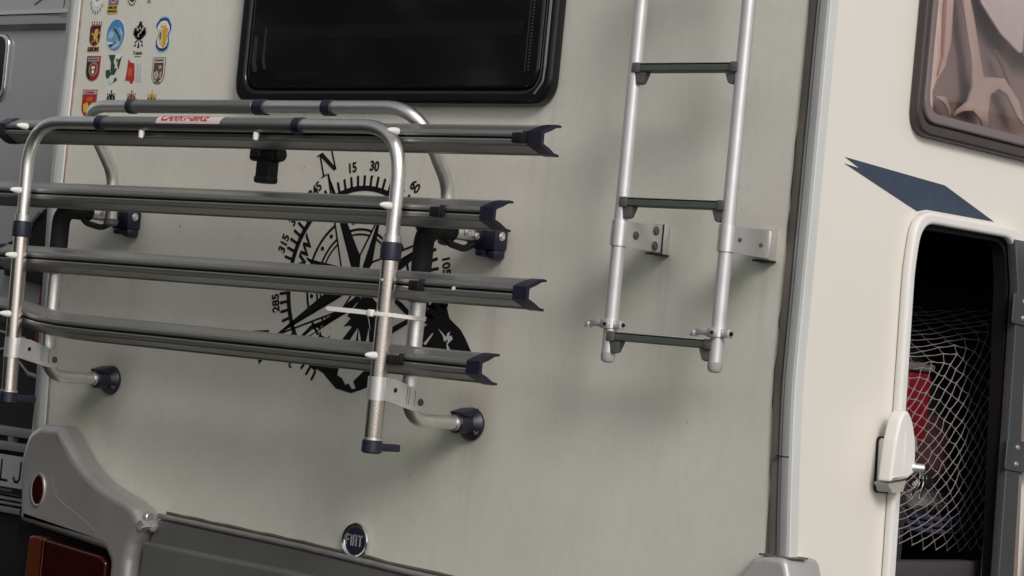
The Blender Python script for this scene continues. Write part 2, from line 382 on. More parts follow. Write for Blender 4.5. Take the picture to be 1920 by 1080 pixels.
link('blind_slat', plate(rect(-.33, -.19, 2.098, 2.116, .008), 'R', .0265, .0276), MT['blind'], wf)

# --- side window: bulged tinted acrylic in a dark rubber frame
sw = link('side_window', plate([rect(.287, 1.40, 2.038, 2.78, .055, 8), rect(.303, 1.36, 2.062, 2.75, .045, 8)], 'S', XS+.001, XS+.022, .006, 3), mat('window_rubber', (.045, .032, .030), .35, noise=.1), van, 'brown tinted side window with rounded corner')
link('inner_frame', plate([rect(.304, 1.359, 2.063, 2.749, .045, 8), rect(.321, 1.34, 2.083, 2.73, .04, 8)], 'S', XS+.008, XS+.026, .004, 3), mat('tinted_frame_edge', (.15, .115, .115), .2, coat=.2), sw)
def bulge_pane(y0, y1, z0, z1, x, h, n=90):
    bm = bmesh.new(); g_ = []
    for i in range(n+1):
        row = []
        for j in range(n+1):
            u, v = i/n, j/n; e = min(1, min(u, 1-u, v, 1-v)/.07); e = 1-(1-e)**2
            w = .0011*math.sin(9*u+3*math.sin(4*v))*math.sin(7*v+2.2*math.sin(5*u+1)) + .0006*math.sin(23*u+6*v)
            row.append(bm.verts.new((x+h*e+w*e, y0+(y1-y0)*u, z0+(z1-z0)*v)))
        g_.append(row)
    for i in range(n):
        for j in range(n): bm.faces.new((g_[i][j], g_[i+1][j], g_[i+1][j+1], g_[i][j+1]))
    return frombm(bm)
gm = bpy.data.materials.new('tinted_acrylic'); gm.use_nodes = True
n_, l_ = gm.node_tree.nodes, gm.node_tree.links
for nn in list(n_):
    if nn.type != 'OUTPUT_MATERIAL': n_.remove(nn)
tb = n_.new('ShaderNodeBsdfRefraction'); tb.inputs['IOR'].default_value = 1.02; tb.inputs['Roughness'].default_value = .15; tb.inputs[0].default_value = (.92, .84, .83, 1)
gb = n_.new('ShaderNodeBsdfGlossy'); gb.inputs['Roughness'].default_value = .02; gb.inputs[0].default_value = (.95, .9, .9, 1)
fr = n_.new('ShaderNodeFresnel'); fr.inputs[0].default_value = 1.55
mxs = n_.new('ShaderNodeMixShader'); l_.new(fr.outputs[0], mxs.inputs[0]); tt = n_.new('ShaderNodeBsdfTransparent'); tt.inputs[0].default_value = (.92, .85, .84, 1); m0 = n_.new('ShaderNodeMixShader'); m0.inputs[0].default_value = .55; l_.new(tt.outputs[0], m0.inputs[1]); l_.new(tb.outputs[0], m0.inputs[2]); l_.new(m0.outputs[0], mxs.inputs[1]); l_.new(gb.outputs[0], mxs.inputs[2])
l_.new(mxs.outputs[0], n_['Material Output'].inputs[0])
link('pane', bulge_pane(.318, 1.343, 2.081, 2.733, XS+.012, .011), gm, sw)
link('recess', join([box(XS-.052, XS-.045, .30, 1.40, 2.04, 2.80), box(XS-.045, XS-.03, .30, 1.40, 2.045, 2.055)]), mat('mauve_backing', (.44, .37, .36), .8, noise=.3, nscale=4), sw)  # flat mauve backing behind the pane
def reflection_plate(pts, d, r=.012):  # coloured plates behind the glass that imitate reflections on the pane
    pts = [(y_, 2.735 if z_ > 2.455 else z_) for y_, z_ in pts]
    return plate(fillet(pts, r, 5), 'S', XS-d, XS-d+.004)
CRM = mat('reflection_pink', (.84, .73, .67), .8, noise=.12, nscale=10)
link('pane_reflection', reflection_plate([(.330, 2.48), (.332, 2.21), (.345, 2.19), (.352, 2.185), (.356, 2.15), (.370, 2.115), (.377, 2.100), (.386, 2.098), (.378, 2.13), (.392, 2.16), (.415, 2.185), (.428, 2.235), (.424, 2.33), (.412, 2.48)], .012), CRM, sw)  # pinkish shape of a distorted reflection, built as a plate
link('reflection_fold', reflection_plate([(.372, 2.48), (.385, 2.30), (.395, 2.20), (.380, 2.15), (.399, 2.20), (.392, 2.31), (.382, 2.48)], .006), mat('reflection_pink_dark', (.55, .40, .34), .8), sw)
link('pane_reflection', reflection_plate([(.430, 2.48), (.436, 2.36), (.475, 2.28), (.505, 2.22), (.520, 2.16), (.508, 2.130), (.470, 2.108), (.455, 2.092), (.490, 2.108), (.530, 2.115), (.565, 2.100), (.600, 2.055), (.588, 2.115), (.590, 2.155), (.620, 2.172), (.655, 2.165), (.700, 2.130), (.745, 2.105), (.700, 2.160), (.640, 2.195), (.590, 2.190), (.560, 2.185), (.540, 2.22), (.500, 2.30), (.452, 2.38), (.445, 2.48)], .010), CRM, sw)
link('pane_reflection', reflection_plate([(.395, 2.125), (.440, 2.130), (.462, 2.105), (.466, 2.075), (.456, 2.105), (.436, 2.118)], .02), CRM, sw)
link('pane_reflection', reflection_plate([(.595, 2.255), (.650, 2.215), (.700, 2.165), (.712, 2.14), (.690, 2.185), (.640, 2.235)], .02), mat('reflection_faint', (.42, .32, .29), .8), sw)
WB = mat('reflection_white', (.92, .90, .90), .7, noise=.04, nscale=4, stretch=(1, 6, 1))  # white plates imitate bright sky mirrored in the pane
link('sky_reflection', reflection_plate([(.452, 2.46), (.470, 2.365), (.520, 2.325), (.600, 2.280), (.690, 2.250), (.672, 2.46)], .004), WB, sw)
link('sky_reflection', reflection_plate([(.700, 2.252), (.735, 2.238), (.760, 2.250), (.740, 2.46), (.690, 2.46)], .004), WB, sw)
link('sky_reflection', reflection_plate([(.785, 2.46), (.795, 2.330), (.840, 2.235), (.90, 2.22), (.90, 2.46)], .004), WB, sw)
FD = mat('reflection_dark_brown', (.13, .095, .09), .6)  # brown plates imitate dark bars of the mirrored scene
link('dark_reflection', join([plate(fillet(q, .008, 4), 'S', XS-.010, XS-.004) for q in [[(.560, 2.46), (.600, 2.375), (.665, 2.352), (.700, 2.362), (.720, 2.345), (.775, 2.345), (.78, 2.375), (.74, 2.40), (.730, 2.46), (.715, 2.46), (.705, 2.400), (.660, 2.372), (.610, 2.395), (.575, 2.46)]]]), FD, sw)
link('dark_reflection', join([plate(q, 'S', XS-.010, XS-.004) for q in [[(.682, 2.365), (.700, 2.362), (.735, 2.245), (.722, 2.240)]]]), FD, sw)
link('dark_reflection', join([plate(q, 'S', XS-.010, XS-.004) for q in [[(.742, 2.360), (.775, 2.355), (.815, 2.215), (.780, 2.235)]]]), FD, sw)

# --- blue arrow decal on the side
link('arrow_decal', plate([(.088, 1.9665), (.140, 1.9515), (.088, 1.9545), (.350, 1.8935), (.382, 1.9005), (.639, 1.9035), (.441, 1.9545)], 'S', XS+.0002, XS+.0011), MT['bluevinyl'], van, 'dark blue swallow-tailed arrow graphic above the locker door')

# --- garage locker opening
lf = link('locker_frame', plate([door_o, door_i], 'S', XS+.0005, XS+.020, .007, 3), MT['white'], van, 'white rounded frame of the open garage locker')
link('rubber_seal', plate([fillet([(.372, .975), (.333, 1.78), (.344, 1.874), (.705, 1.878), (.726, 1.79), (.806, .975)], [0, .4, .06, .06, .3, 0], 8), fillet([(.384, .99), (.345, 1.78), (.356, 1.862), (.69, 1.866), (.712, 1.78), (.788, .99)], [0, .4, .05, .05, .3, 0], 8)], 'S', XS-.03, XS-.001), MT['rubber'], lf)
link('inner_post', plate([(.690, 1.874), (.719, 1.776), (.734, 1.481), (.746, 1.186), (.755, .98), (.822, .98), (.806, 1.186), (.786, 1.483), (.770, 1.67), (.757, 1.80), (.735, 1.874)], 'S', XS+.003, XS+.0235, .002), MT['frame'], lf, 'grey metal hinge-side post of the locker')
link('inner_rim', plate([(.700, 1.855), (.728, 1.830), (.737, 1.776), (.764, 1.48), (.775, 1.18), (.778, 1.0), (.784, 1.0), (.7795, 1.18), (.7685, 1.48), (.7415, 1.776), (.731, 1.838), (.700, 1.860)], 'S', XS-.036, XS-.031), MT['beige'], lf)
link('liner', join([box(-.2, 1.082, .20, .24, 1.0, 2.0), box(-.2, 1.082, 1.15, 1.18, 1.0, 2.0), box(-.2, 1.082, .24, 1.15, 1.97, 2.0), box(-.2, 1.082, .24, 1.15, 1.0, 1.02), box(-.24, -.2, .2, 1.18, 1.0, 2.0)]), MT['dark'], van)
link('sill', box(1.02, 1.055, .30, 1.12, 1.15, 1.208, .003), mat('sill_grey', (.05, .045, .048), .6), van)
link('bolt', join([bolt((1.056, .86, 1.19), (1, 0, 0), .004)]), MT['plate'], van)
link('door_edge_channel', plate([(.8225, .98), (.8065, 1.186), (.7865, 1.483), (.773, 1.66), (.790, 1.66), (.805, 1.483), (.832, 1.186), (.845, .98)], 'S', XS+.002, XS+.018, .002), MT['beige'], lf)

# locker door leaf, swung wide open, seen edge on at the right
ld = link('locker_door', plate([fillet([(XS+.035, 1.02), (XS+.60, 1.02), (XS+.60, 1.87), (XS+.035, 1.87)], .05)], 'R', -.885, -.852, .004), MT['frame'], van, 'open locker door leaf seen almost edge on at the right')
link('door_lining', plate(rect(XS+.05, XS+.59, 1.035, 1.855, .04), 'R', -.852, -.846, .002), MT['black'], ld)
for zz in (1.735, 1.437):
    k = zz-1.735; yy = .025*(-k/.3)
    h = link('hinge', plate(fillet([(.700+yy, zz-.030), (.800+yy, zz-.036), (.800+yy, zz+.028), (.700+yy, zz+.031)], .006), 'S', XS+.0238, XS+.0275, .001), MT['frame'], van)
    link('knuckle', tube([(XS+.032, .806+yy, zz-.034), (XS+.032, .806+yy, zz+.026)], .008, 14), MT['plate'], h)
    for q in (-.018, .016): link('screw', bolt((XS+.0275, .742+yy, zz+q), (1, 0, 0), .0042), MT['plate'], h)
link('hinge_arm', join([box(XS+.03, XS+.055, .795, .812, 1.47, 1.53, .004)]), MT['black'], van)

# handle: white teardrop latch on a base plate, with a lock cylinder
hd = link('locker_latch', plate(fillet([(.283, 1.452), (.340, 1.452), (.345, 1.350), (.290, 1.350)], .010), 'S', XS+.0005, XS+.017, .003), MT['white'], van, 'white teardrop locker latch with a lock cylinder')
link('base_gasket', plate(fillet([(.2805, 1.455), (.3425, 1.455), (.3475, 1.347), (.2875, 1.347)], .012), 'S', XS+.0002, XS+.0045), MT['black'], hd)
link('latch_cover', plate(fillet([(.256, 1.372), (.262, 1.45), (.272, 1.492), (.286, 1.508), (.300, 1.508), (.318, 1.488), (.333, 1.455), (.338, 1.425), (.340, 1.392), (.318, 1.380)], [.004, .06, .04, .02, .02, .03, .06, .05, .008, .02], 5), 'S', XS+.026, XS+.056, .006, 4), MT['white'], hd)
link('cover_ridge', tube([(XS+.0548, .291, 1.495), (XS+.0556, .296, 1.45), (XS+.0554, .299, 1.385)], [.0008, .0022, .001], 8), MT['white'], hd)
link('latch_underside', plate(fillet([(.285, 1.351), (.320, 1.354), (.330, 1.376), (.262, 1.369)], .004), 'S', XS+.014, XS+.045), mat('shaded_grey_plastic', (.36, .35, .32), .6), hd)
link('lock_cylinder', join([lathe([(0, .0115), (.006, .0115), (.008, .0105), (.008, .0085), (.024, .0085), (.026, .007), (.026, 0)], (XS+.048, .336, 1.402), (.75, .65, 0), 20)]), MT['plate'], hd)

# --- badge
bd = link('badge', lathe([(0, .030), (.006, .0385), (.011, .0385), (.0125, .0365), (.011, .031), (.0095, .0295), (.0095, 0)], (.041, 0, 1.1215), (0, -1, 0), 48), MT['chrome'], van, 'round chrome maker badge on the lower rear wall')
link('badge_disc', lathe([(0, .0290), (.0004, .029), (.0005, 0)], (.041, -.0097, 1.1215), (0, -1, 0), 40), paint((.012, .016, .030)), bd)
def strokes(segs, w, plane, d):
    ms = []
    for (a, b) in segs:
        a, b = Vector(a), Vector(b); t = (b-a).normalized(); nn = Vector((-t.y, t.x))*w/2
        ms.append(plate([tuple(a-t*w*.3+nn), tuple(b+t*w*.3+nn), tuple(b+t*w*.3-nn), tuple(a-t*w*.3-nn)], plane, d, d+.0008))
    return ms
def letter(x, z, w, h, segs): return [((x+a*w, z+b*h), (x+c*w, z+e*h)) for a, b, c, e in segs]
bx, bz, bw, bh = .041, 1.1225, .0085, .021
segs = letter(bx-.0245, bz-bh/2, bw, bh, [(0, 0, 0, 1), (0, 1, 1, 1), (0, .55, .8, .55)])
segs += letter(bx-.0095, bz-bh/2, bw, bh, [(0, 0, 0, 1)])
segs += letter(bx-.0035, bz-bh/2, bw, bh, [(0, 0, 0, 1), (0, 1, 1, 1), (1, 1, 1, 0), (0, .45, 1, .45)])
segs += letter(bx+.0115, bz-bh/2, bw*1.2, bh, [(0, 1, 1, 1), (.5, 1, .5, 0)])
link('badge_lettering', join(strokes(segs, .0034, 'R', .0108)), paint((.30, .31, .32)), bd)

# --- bumper mouldings and lamps
cm_out = [(-1.022, 1.040), (-1.040, 1.19), (-1.022, 1.250), (-.975, 1.275), (-.905, 1.277), (-.862, 1.240), (-.826, 1.208), (-.785, 1.182), (-.741, 1.161), (-.69, 1.146), (-.642, 1.135), (-.605, 1.120), (-.583, 1.098), (-.560, 1.080), (-.585, 1.063), (-.603, 1.035), (-.611, 1.00), (-.613, .70), (-.678, .70), (-.678, .985), (-.70, 1.010)]
corner = link('bumper_corner', plate([fillet(cm_out, [.01, .05, .05, .03, .012, .05, .05, .1, .1, .1, .1, .03, .03, .005, .03, .03, .05, 0, 0, .02, .02], 5)], 'R', .001, .070, .022, 5), MT['bumper'], van, 'silver grey bumper corner sweeping up the left rear edge')
link('lamp_recess', plate([(-1.089, .72), (-1.089, 1.06), (-1.0, 1.06), (-.70, 1.03), (-.66, 1.0), (-.66, .72)], 'R', .002, .014), MT['rubber'], corner)
link('crease', tube(smoothpath([(-.915, -.0705, 1.19), (-.90, -.0712, 1.12), (-.80, -.0714, 1.075), (-.70, -.0712, 1.045), (-.665, -.070, 1.01)], .06), [.001]+[.0022]*34, 8) if False else tube(smoothpath([(-.915, -.0665, 1.17), (-.89, -.0672, 1.11), (-.78, -.0672, 1.07), (-.69, -.0665, 1.03)], .06), .0036, 8), MT['bumper'], corner)
tlmp = link('tail_lamp', plate(fillet([(-.925, .72), (-.925, 1.010), (-.715, .995), (-.696, .982), (-.695, .72)], [0, .002, .02, .01, 0]), 'R', .012, .062, .007, 3), MT['red'], van, 'dark red tail lamp with an orange outer section')
link('indicator', plate(fillet([(-1.0, .72), (-.985, 1.010), (-.955, 1.013), (-.926, 1.0105), (-.926, .72)], [0, .01, .02, .002, 0]), 'R', .012, .061, .007, 3), MT['orange'], tlmp)
rf = link('reflector', plate(ellipse(-.953, 1.122, .0215, .0345), 'R', .066, .0755, .003), MT['red'], van, 'oval dark red reflector in the bumper corner')
link('rim', plate([ellipse(-.955, 1.120, .0265, .0405), ellipse(-.9525, 1.122, .0215, .0345)], 'R', .064, .0745, .003), MT['bumper'], rf)
link('bumper_panel', plate([(-.60, .70), (-.60, 1.02), (-.575, 1.085), (-.56, 1.098), (-.106, 1.087), (.274, 1.071), (1.05, 1.045), (1.05, .70)], 'R', .001, .030, .006), MT['bumperdk'], van, 'dark grey bumper panel below the rear wall')
link('bumper_ledge', plate([(-.585, 1.045), (-.106, 1.042), (.274, 1.028), (1.05, 1.0), (1.05, .70), (-.595, .70)], 'R', .030, .055, .012, 3), MT['bumperdk'], van)
link('bumper_bead', tube([(-.565, -.030, 1.1045), (-.106, -.030, 1.0925), (.274, -.030, 1.0765), (1.06, -.030, 1.05)], .0065, 14), mat('bead_grey', (.24, .225, .21), .45, .3, noise=.2, nscale=30), van)
link('bead_sealant', tube([(-.565+.05*i, -.006, (1.1045 if i < 9 else 1.0925)+(0 if i < 9 else -.0021*(i-9)) - (.0013*i if i < 9 else 0)+random.uniform(.006, .0095)) for i in range(30)], .0035, 8), MT['seal'], van)
link('bead_end', join([lathe([(0, .006), (0, .014), (.010, .014), (.012, .012), (.012, 0)], (-.588, -.046, 1.098), (1, .15, 0), 18), lathe([(0, .004), (.004, .0085), (.010, .0085), (.013, 0)], (-.572, -.040, 1.079), (1, -.5, -.3), 16)]), MT['bumper'], van)
link('bumper_corner', plate(fillet([(1.048, .80), (1.048, 1.178), (1.078, 1.218), (1.105, 1.224), (1.150, 1.224), (1.165, 1.18), (1.165, .80)], [0, .03, .02, .02, .02, .03, 0]), 'R', -.075, .036, .010, 4), MT['trimlt'] if False else mat('pale_bumper_plastic', (.46, .45, .44), .42, .3, noise=.1, nscale=10), van, 'pale grey bumper corner cap under the right corner trim')
link('cap_sealant', plate(fillet([(1.082, -.028), (1.108, -.034), (1.152, -.018), (1.160, .028), (1.135, .034), (1.09, .01)], .01), 'T', 1.2235, 1.2262), MT['seal'], van)

# --- compass decal
CX, CZ, TILT = -.036, 1.657, -27.
def pol(r, deg): t = R(deg+TILT); return (CX+r*math.sin(t), CZ+r*math.cos(t))
def arc(r1, r2, a0, a1, step=4):
    k = max(2, int((a1-a0)/step)); return [pol(r2, a0+(a1-a0)*i/k) for i in range(k+1)] + [pol(r1, a1-(a1-a0)*i/k) for i in range(k+1)]
V0, V1 = .0003, .0010
cmp_ = []
def black(lp): cmp_.append(plate(lp, 'R', V0, V1))
black(arc(.2045, .216, 0, 129)); black(arc(.2045, .216, 235, 357))
for a in range(5, 360, 5):
    if 132 < a < 234 or a % 90 == 0: continue
    p, q = Vector(pol(.214, a)), Vector(pol(.2385, a)); t = (q-p).normalized(); n2 = Vector((-t.y, t.x))*.0033
    black(fillet([tuple(p-n2), tuple(q-n2), tuple(q+n2), tuple(p+n2)][::-1], [0, .0032, .0032, 0], 4))
CR, CA = .066, 27.
def half(tipr, a, side, w=1.): return [pol(tipr, a), pol(CR, a+side*CA), (CX, CZ)]
def outline(tri, w=.0042):
    for i in range(3):
        a, b = Vector(tri[i]), Vector(tri[(i+1) % 3]); t = (b-a).normalized(); n2 = Vector((-t.y, t.x))*w/2
        black([tuple(a+n2), tuple(b+n2), tuple(b-n2), tuple(a-n2)])
for a in (0, 90, 270): black(half(.268, a, 1)[::-1]); outline(half(.268, a, -1))
for a in (45, 315): black([pol(.170, a), pol(CR, a+18), (CX, CZ)][::-1]); outline([pol(.170, a), pol(CR, a-18), (CX, CZ)])
def gapped(r1, r2, lo=-110, hi=125):
    pts = []
    for c, tip, hw in [(-90, .268, CA), (-45, .170, 18), (0, .268, CA), (45, .170, 18), (90, .268, CA)]:
        rr = (r1+r2)/2
        if rr < tip:
            w = CR*math.sin(R(hw))*(tip-rr)/(tip-CR*math.cos(R(hw))); pts.append((c-math.degrees(w/rr), c+math.degrees(w/rr)))
    a = lo
    for s, e in pts + [(hi, hi)]:
        if s > a+1: black(arc(r1, r2, a, s))
        a = e
gapped(.1485, .1545); gapped(.1195, .1245); gapped(.1095, .1135)
for a in range(-105, 121, 15):
    if a % 45: black(ellipse(*pol(.1385, a), .005, .005, 12))
for a in (15, 30, 60, 75, 105, 120, 255, 285, 300, 315, 330, 345):
    nx_, nz_ = pol(.2545, a+(3 if a == 345 else 0)); cmp_.append(text(str(a), .0295, nx_+.004, nz_+.003, 'R', .0006, R(a+TILT), .0009, .95))
for a, s in ((45, 'NE'), (315, 'NW')):
    cmp_.append(text(s, .034, *pol(.181, a), 'R', .0006, R(a+TILT), .0014, 1.25, .3))
def poly_letter(a, rr, sc, strokes_):
    for st in strokes_:
        out = []
        for x, y in st:
            o = Vector(pol(rr, a)); t = R(a+TILT+0); ex = Vector((math.cos(t), -math.sin(t))); ey = Vector((math.sin(t), math.cos(t)))
            out.append(tuple(o+ex*x*sc+ey*y*sc))
        black(out)
poly_letter(1.5, .293, .052, [[(-.44, -.5), (-.36, -.5), (-.30, .42), (-.38, .42)], [(-.40, .5), (-.16, .5), (.40, -.5), (.22, -.5)], [(.30, -.5), (.38, -.5), (.40, .46), (.32, .46)], [(-.55, -.52), (-.22, -.52), (-.22, -.46), (-.55, -.46)], [(-.52, .44), (-.2, .44), (-.2, .5), (-.52, .5)], [(.18, .42), (.52, .42), (.52, .48), (.18, .48)]])
for a, s in ((270, 'W'), (90, 'E')): cmp_.append(text(s, .075, *pol(.305, a), 'R', .0006, R(a+TILT), .001, 1.0))
# mountains
for lp in [
    [(.193, 1.645), (.225, 1.640), (.241, 1.605), (.275, 1.584), (.292, 1.565), (.310, 1.541), (.322, 1.505), (.25, 1.508), (.13, 1.515), (.135, 1.535), (.162, 1.544), (.161, 1.574), (.181, 1.589), (.162, 1.593), (.182, 1.607), (.164, 1.606), (.177, 1.617)],
    [(-.007, 1.650), (-.025, 1.625), (-.040, 1.609), (-.057, 1.592), (-.045, 1.587), (-.065, 1.568), (-.048, 1.572), (-.039, 1.569), (-.052, 1.555), (-.065, 1.541), (-.046, 1.535), (-.020, 1.571), (-.026, 1.520), (.003, 1.515), (.012, 1.575), (.020, 1.520), (.085, 1.515), (.078, 1.56), (.060, 1.585), (.034, 1.62)],
    [(-.014, 1.640), (-.045, 1.612), (-.10, 1.585), (-.164, 1.541), (-.176, 1.538), (-.108, 1.573), (-.050, 1.603)],
    [(-.029, 1.640), (-.074, 1.610), (-.123, 1.580), (-.165, 1.565), (-.199, 1.535), (-.185, 1.537), (-.160, 1.556), (-.115, 1.571), (-.066, 1.600), (-.020, 1.628)],
    [(-.135, 1.556), (-.128, 1.545), (-.112, 1.541), (-.100, 1.548), (-.112, 1.535), (-.138, 1.538)],
    [(.075, 1.640), (.10, 1.630), (.135, 1.607), (.165, 1.592), (.160, 1.584), (.12, 1.603), (.08, 1.628)],
    [(.04, 1.560), (.075, 1.575), (.13, 1.600), (.128, 1.588), (.08, 1.562), (.05, 1.545)],
    [(-.172, 1.500), (-.155, 1.480), (-.115, 1.466), (-.069, 1.435), (-.023, 1.429), (.006, 1.438), (.034, 1.449), (.06, 1.47), (.10, 1.50), (.05, 1.51), (.026, 1.492), (.004, 1.474), (-.019, 1.455), (-.010, 1.440), (-.021, 1.438), (-.033, 1.449), (-.042, 1.445), (-.053, 1.458), (-.069, 1.464), (-.067, 1.479), (-.094, 1.485), (-.13, 1.505)]]:
    black(lp)
link('compass_decal', join(cmp_), MT['vinyl'], van, 'large black compass rose and mountain sticker behind the bike rack')
for lp in [
    [(.213, 1.582), (.228, 1.568), (.233, 1.556), (.243, 1.562), (.243, 1.552), (.256, 1.563), (.252, 1.570), (.245, 1.568), (.247, 1.578), (.240, 1.574), (.238, 1.566), (.232, 1.570)],
    [(.240, 1.556), (.243, 1.540), (.262, 1.532), (.248, 1.545)], [(.175, 1.548), (.198, 1.572), (.200, 1.570), (.182, 1.546)],
    [(.003, 1.602), (.012, 1.585), (.018, 1.565), (.011, 1.580)], [(-.018, 1.566), (-.01, 1.548), (-.006, 1.535), (-.016, 1.545)]]:
    link('snow_line', plate(lp, 'R', .0011, .0014), MT['panel'], van)

# --- souvenir stickers, four columns on the left of the rear wall
def inks(items, label, fit=None):
    """items: list of (loop or mesh, colour, layer)"""
    prs = []
    for lp, c, k in items:
        prs.append((lp if isinstance(lp, bpy.types.Mesh) else plate(lp, 'R', .0002+.0003*k, .0006+.0003*k), paint(c)))
    me, ms = joinm(prs)
    if fit:
        xs = [v.co.x for v in me.vertices]; zs = [v.co.z for v in me.vertices]
        for v in me.vertices:
            v.co.x = fit[0]+(v.co.x-(min(xs)+max(xs))/2)*fit[2]/(max(xs)-min(xs)); v.co.z = fit[1]+(v.co.z-(min(zs)+max(zs))/2)*fit[3]/(max(zs)-min(zs))
    return link('sticker', me, ms, van, label, smooth=False)
W_, DR, RD, YL, OR_, BK, GN, BL, LB, NV, GY, BR = (.72, .72, .72), (.10, .012, .018), (.42, .02, .02), (.60, .40, .06), (.55, .22, .02), (.012, .012, .014), (.02, .06, .03), (.06, .22, .48), (.30, .50, .66), (.015, .05, .14), (.16, .16, .17), (.10, .06, .04)
def tri(x, z, w, h): return [(x-w/2, z), (x+w/2, z), (x, z+h)]
def shield(x, z, w, h, n=10):
    p = [(x-w/2, z+h/2), (x+w/2, z+h/2)]
    for i in range(n+1):
        t = math.pi*i/n; p.append((x+w/2*math.cos(t), z-h*.12-h*.38*math.sin(t)))
    return p[::-1]
def crown(x, z, w, h, c, k=1):
    o = [(plate([(x-w*.42, z), (x+w*.42, z), (x+w*.5, z+h*.45), (x-w*.5, z+h*.45)], 'R', .0002+.0003*k, .0006+.0003*k), c, k)]
    for i in range(5):
        u = -1+.5*i; o.append((tri(x+u*w*.44, z+h*.4, w*.16, h*.5), c, k)); o.append((ellipse(x+u*w*.46, z+h*.95, w*.06, w*.06, 8), c, k))
    return o
def T_(s, size, x, z, c, k=2, b=.0004, sx=1.): return (text(s, size, x, z, 'R', .0003+.0003*k+.0005, 0, b, sx), c, k)
# top row, cut by the frame
inks([(shield(-1.000, 2.305, .060, .080), W_, 0), (shield(-1.000, 2.315, .046, .072), BL, 1)] + [(plate(rect(-1.0+.033*math.sin(a)-.002, -1.0+.033*math.sin(a)+.002, 2.283-.030*math.cos(a)-.004, 2.283-.030*math.cos(a)+.004), 'R', .0008, .0012), (.10, .14, .22), 2) for a in (-1.3, -.9, -.5, -.1, .3, .7, 1.1)], 'blue shield sticker with white scalloped border, top row first from the left', (-1.009, 2.316, 0.046, 0.11))
inks([(rect(-.975+.02, -.905+.003, 2.272, 2.40), (.17, .16, .20), 0), (ellipse(-.928, 2.305, .021, .027), (.55, .42, .42), 1), (ellipse(-.928, 2.306, .018, .023), RD, 2), (ellipse(-.926, 2.302, .008, .016, 12), OR_, 3), (rect(-.957, -.903, 2.243, 2.2715), YL, 1), T_('PARC DE', .0105, -.930, 2.264, BK), T_('BENASQUE', .0095, -.930, 2.252, (.05, .08, .03))], 'dark purple sticker with red oval and yellow caption strip', (-0.947, 2.318, 0.0385, 0.1144))
inks([(ellipse(-.852, 2.300, .026, .030), (.62, .55, .52), 0), (ellipse(-.851, 2.300, .017, .020), (.06, .02, .02), 1), (ellipse(-.851, 2.303, .009, .009, 14), (.35, .33, .30), 2)] + [(plate([(-.851+.021*math.sin(a)-.003, 2.297-.024*math.cos(a)-.002), (-.851+.021*math.sin(a)+.003, 2.297-.024*math.cos(a)-.002), (-.851+.021*math.sin(a)+.002, 2.297-.024*math.cos(a)+.002), (-.851+.021*math.sin(a)-.002, 2.297-.024*math.cos(a)+.002)], 'R', .0008, .0012), (.10, .09, .08), 2) for a in (-.9, -.55, -.2, .2, .55, .9)], 'round dark brown seal sticker with laurel edge at the top', (-0.878, 2.308, 0.0423, 0.0595))
inks([(plate([(-.818, 2.289), (-.785, 2.292), (-.780, 2.312), (-.820, 2.31)], 'R', .0002, .0006), (.24, .20, .16), 0), T_('ara', .010, -.793, 2.285, (.30, .26, .22), 1)], 'faded grey-brown sticker cut off by the frame, last of the top row', (-0.822, 2.306, 0.0398, 0.0427))
# second row
inks(crown(-1.000, 2.234, .040, .020, (.16, .08, .06)) + [(shield(-1.003, 2.206, .042, .064), DR, 1)] +
     [(plate(lp, 'R', .0008, .0012), YL, 2) for lp in [[(-1.010, 2.190), (-1.001, 2.188), (-.993, 2.205), (-.990, 2.223), (-.996, 2.232), (-1.004, 2.226), (-1.006, 2.210)], [(-1.017, 2.212), (-1.006, 2.208), (-1.005, 2.212), (-1.016, 2.218)], [(-1.016, 2.182), (-1.006, 2.190), (-1.002, 2.196), (-1.008, 2.196)], [(-.998, 2.198), (-.992, 2.182), (-.988, 2.180), (-.990, 2.200)], [(-.990, 2.212), (-.984, 2.222), (-.983, 2.216)]]] +
     [(rect(-1.028, -.981, 2.153, 2.172), (.55, .30, .10), 0), T_('LEON', .0165, -1.0045, 2.1625, BK, 1, .0009, 1.0)], 'dark red shield with golden lion and crown captioned LEON', (-1.004, 2.207, 0.0461, 0.0744))
inks([(ellipse(-.928, 2.205, .041, .0615), W_, 0), (ellipse(-.928, 2.205, .0385, .059), BL, 1), (ellipse(-.928, 2.193, .034, .042), (.16, .30, .40), 2)] +
     [(plate(lp, 'R', .0010, .0014), c, 3) for lp, c in [([(-.960, 2.205), (-.948, 2.222), (-.935, 2.212), (-.940, 2.195), (-.958, 2.190)], LB), ([(-.963, 2.182), (-.940, 2.178), (-.928, 2.168), (-.945, 2.163), (-.960, 2.168)], (.55, .66, .72)), ([(-.935, 2.232), (-.925, 2.225), (-.905, 2.195), (-.906, 2.180), (-.920, 2.205), (-.938, 2.226)], NV), ([(-.925, 2.190), (-.905, 2.175), (-.910, 2.165), (-.935, 2.152), (-.945, 2.155), (-.925, 2.170)], LB), ([(-.955, 2.168), (-.935, 2.172), (-.918, 2.184), (-.922, 2.176), (-.945, 2.160)], NV), ([(-.912, 2.235), (-.900, 2.215), (-.897, 2.195), (-.903, 2.205), (-.915, 2.228)], LB)]], 'blue oval sticker with a white mountain scene', (-0.926, 2.21, 0.07, 0.0785))
eagle = []
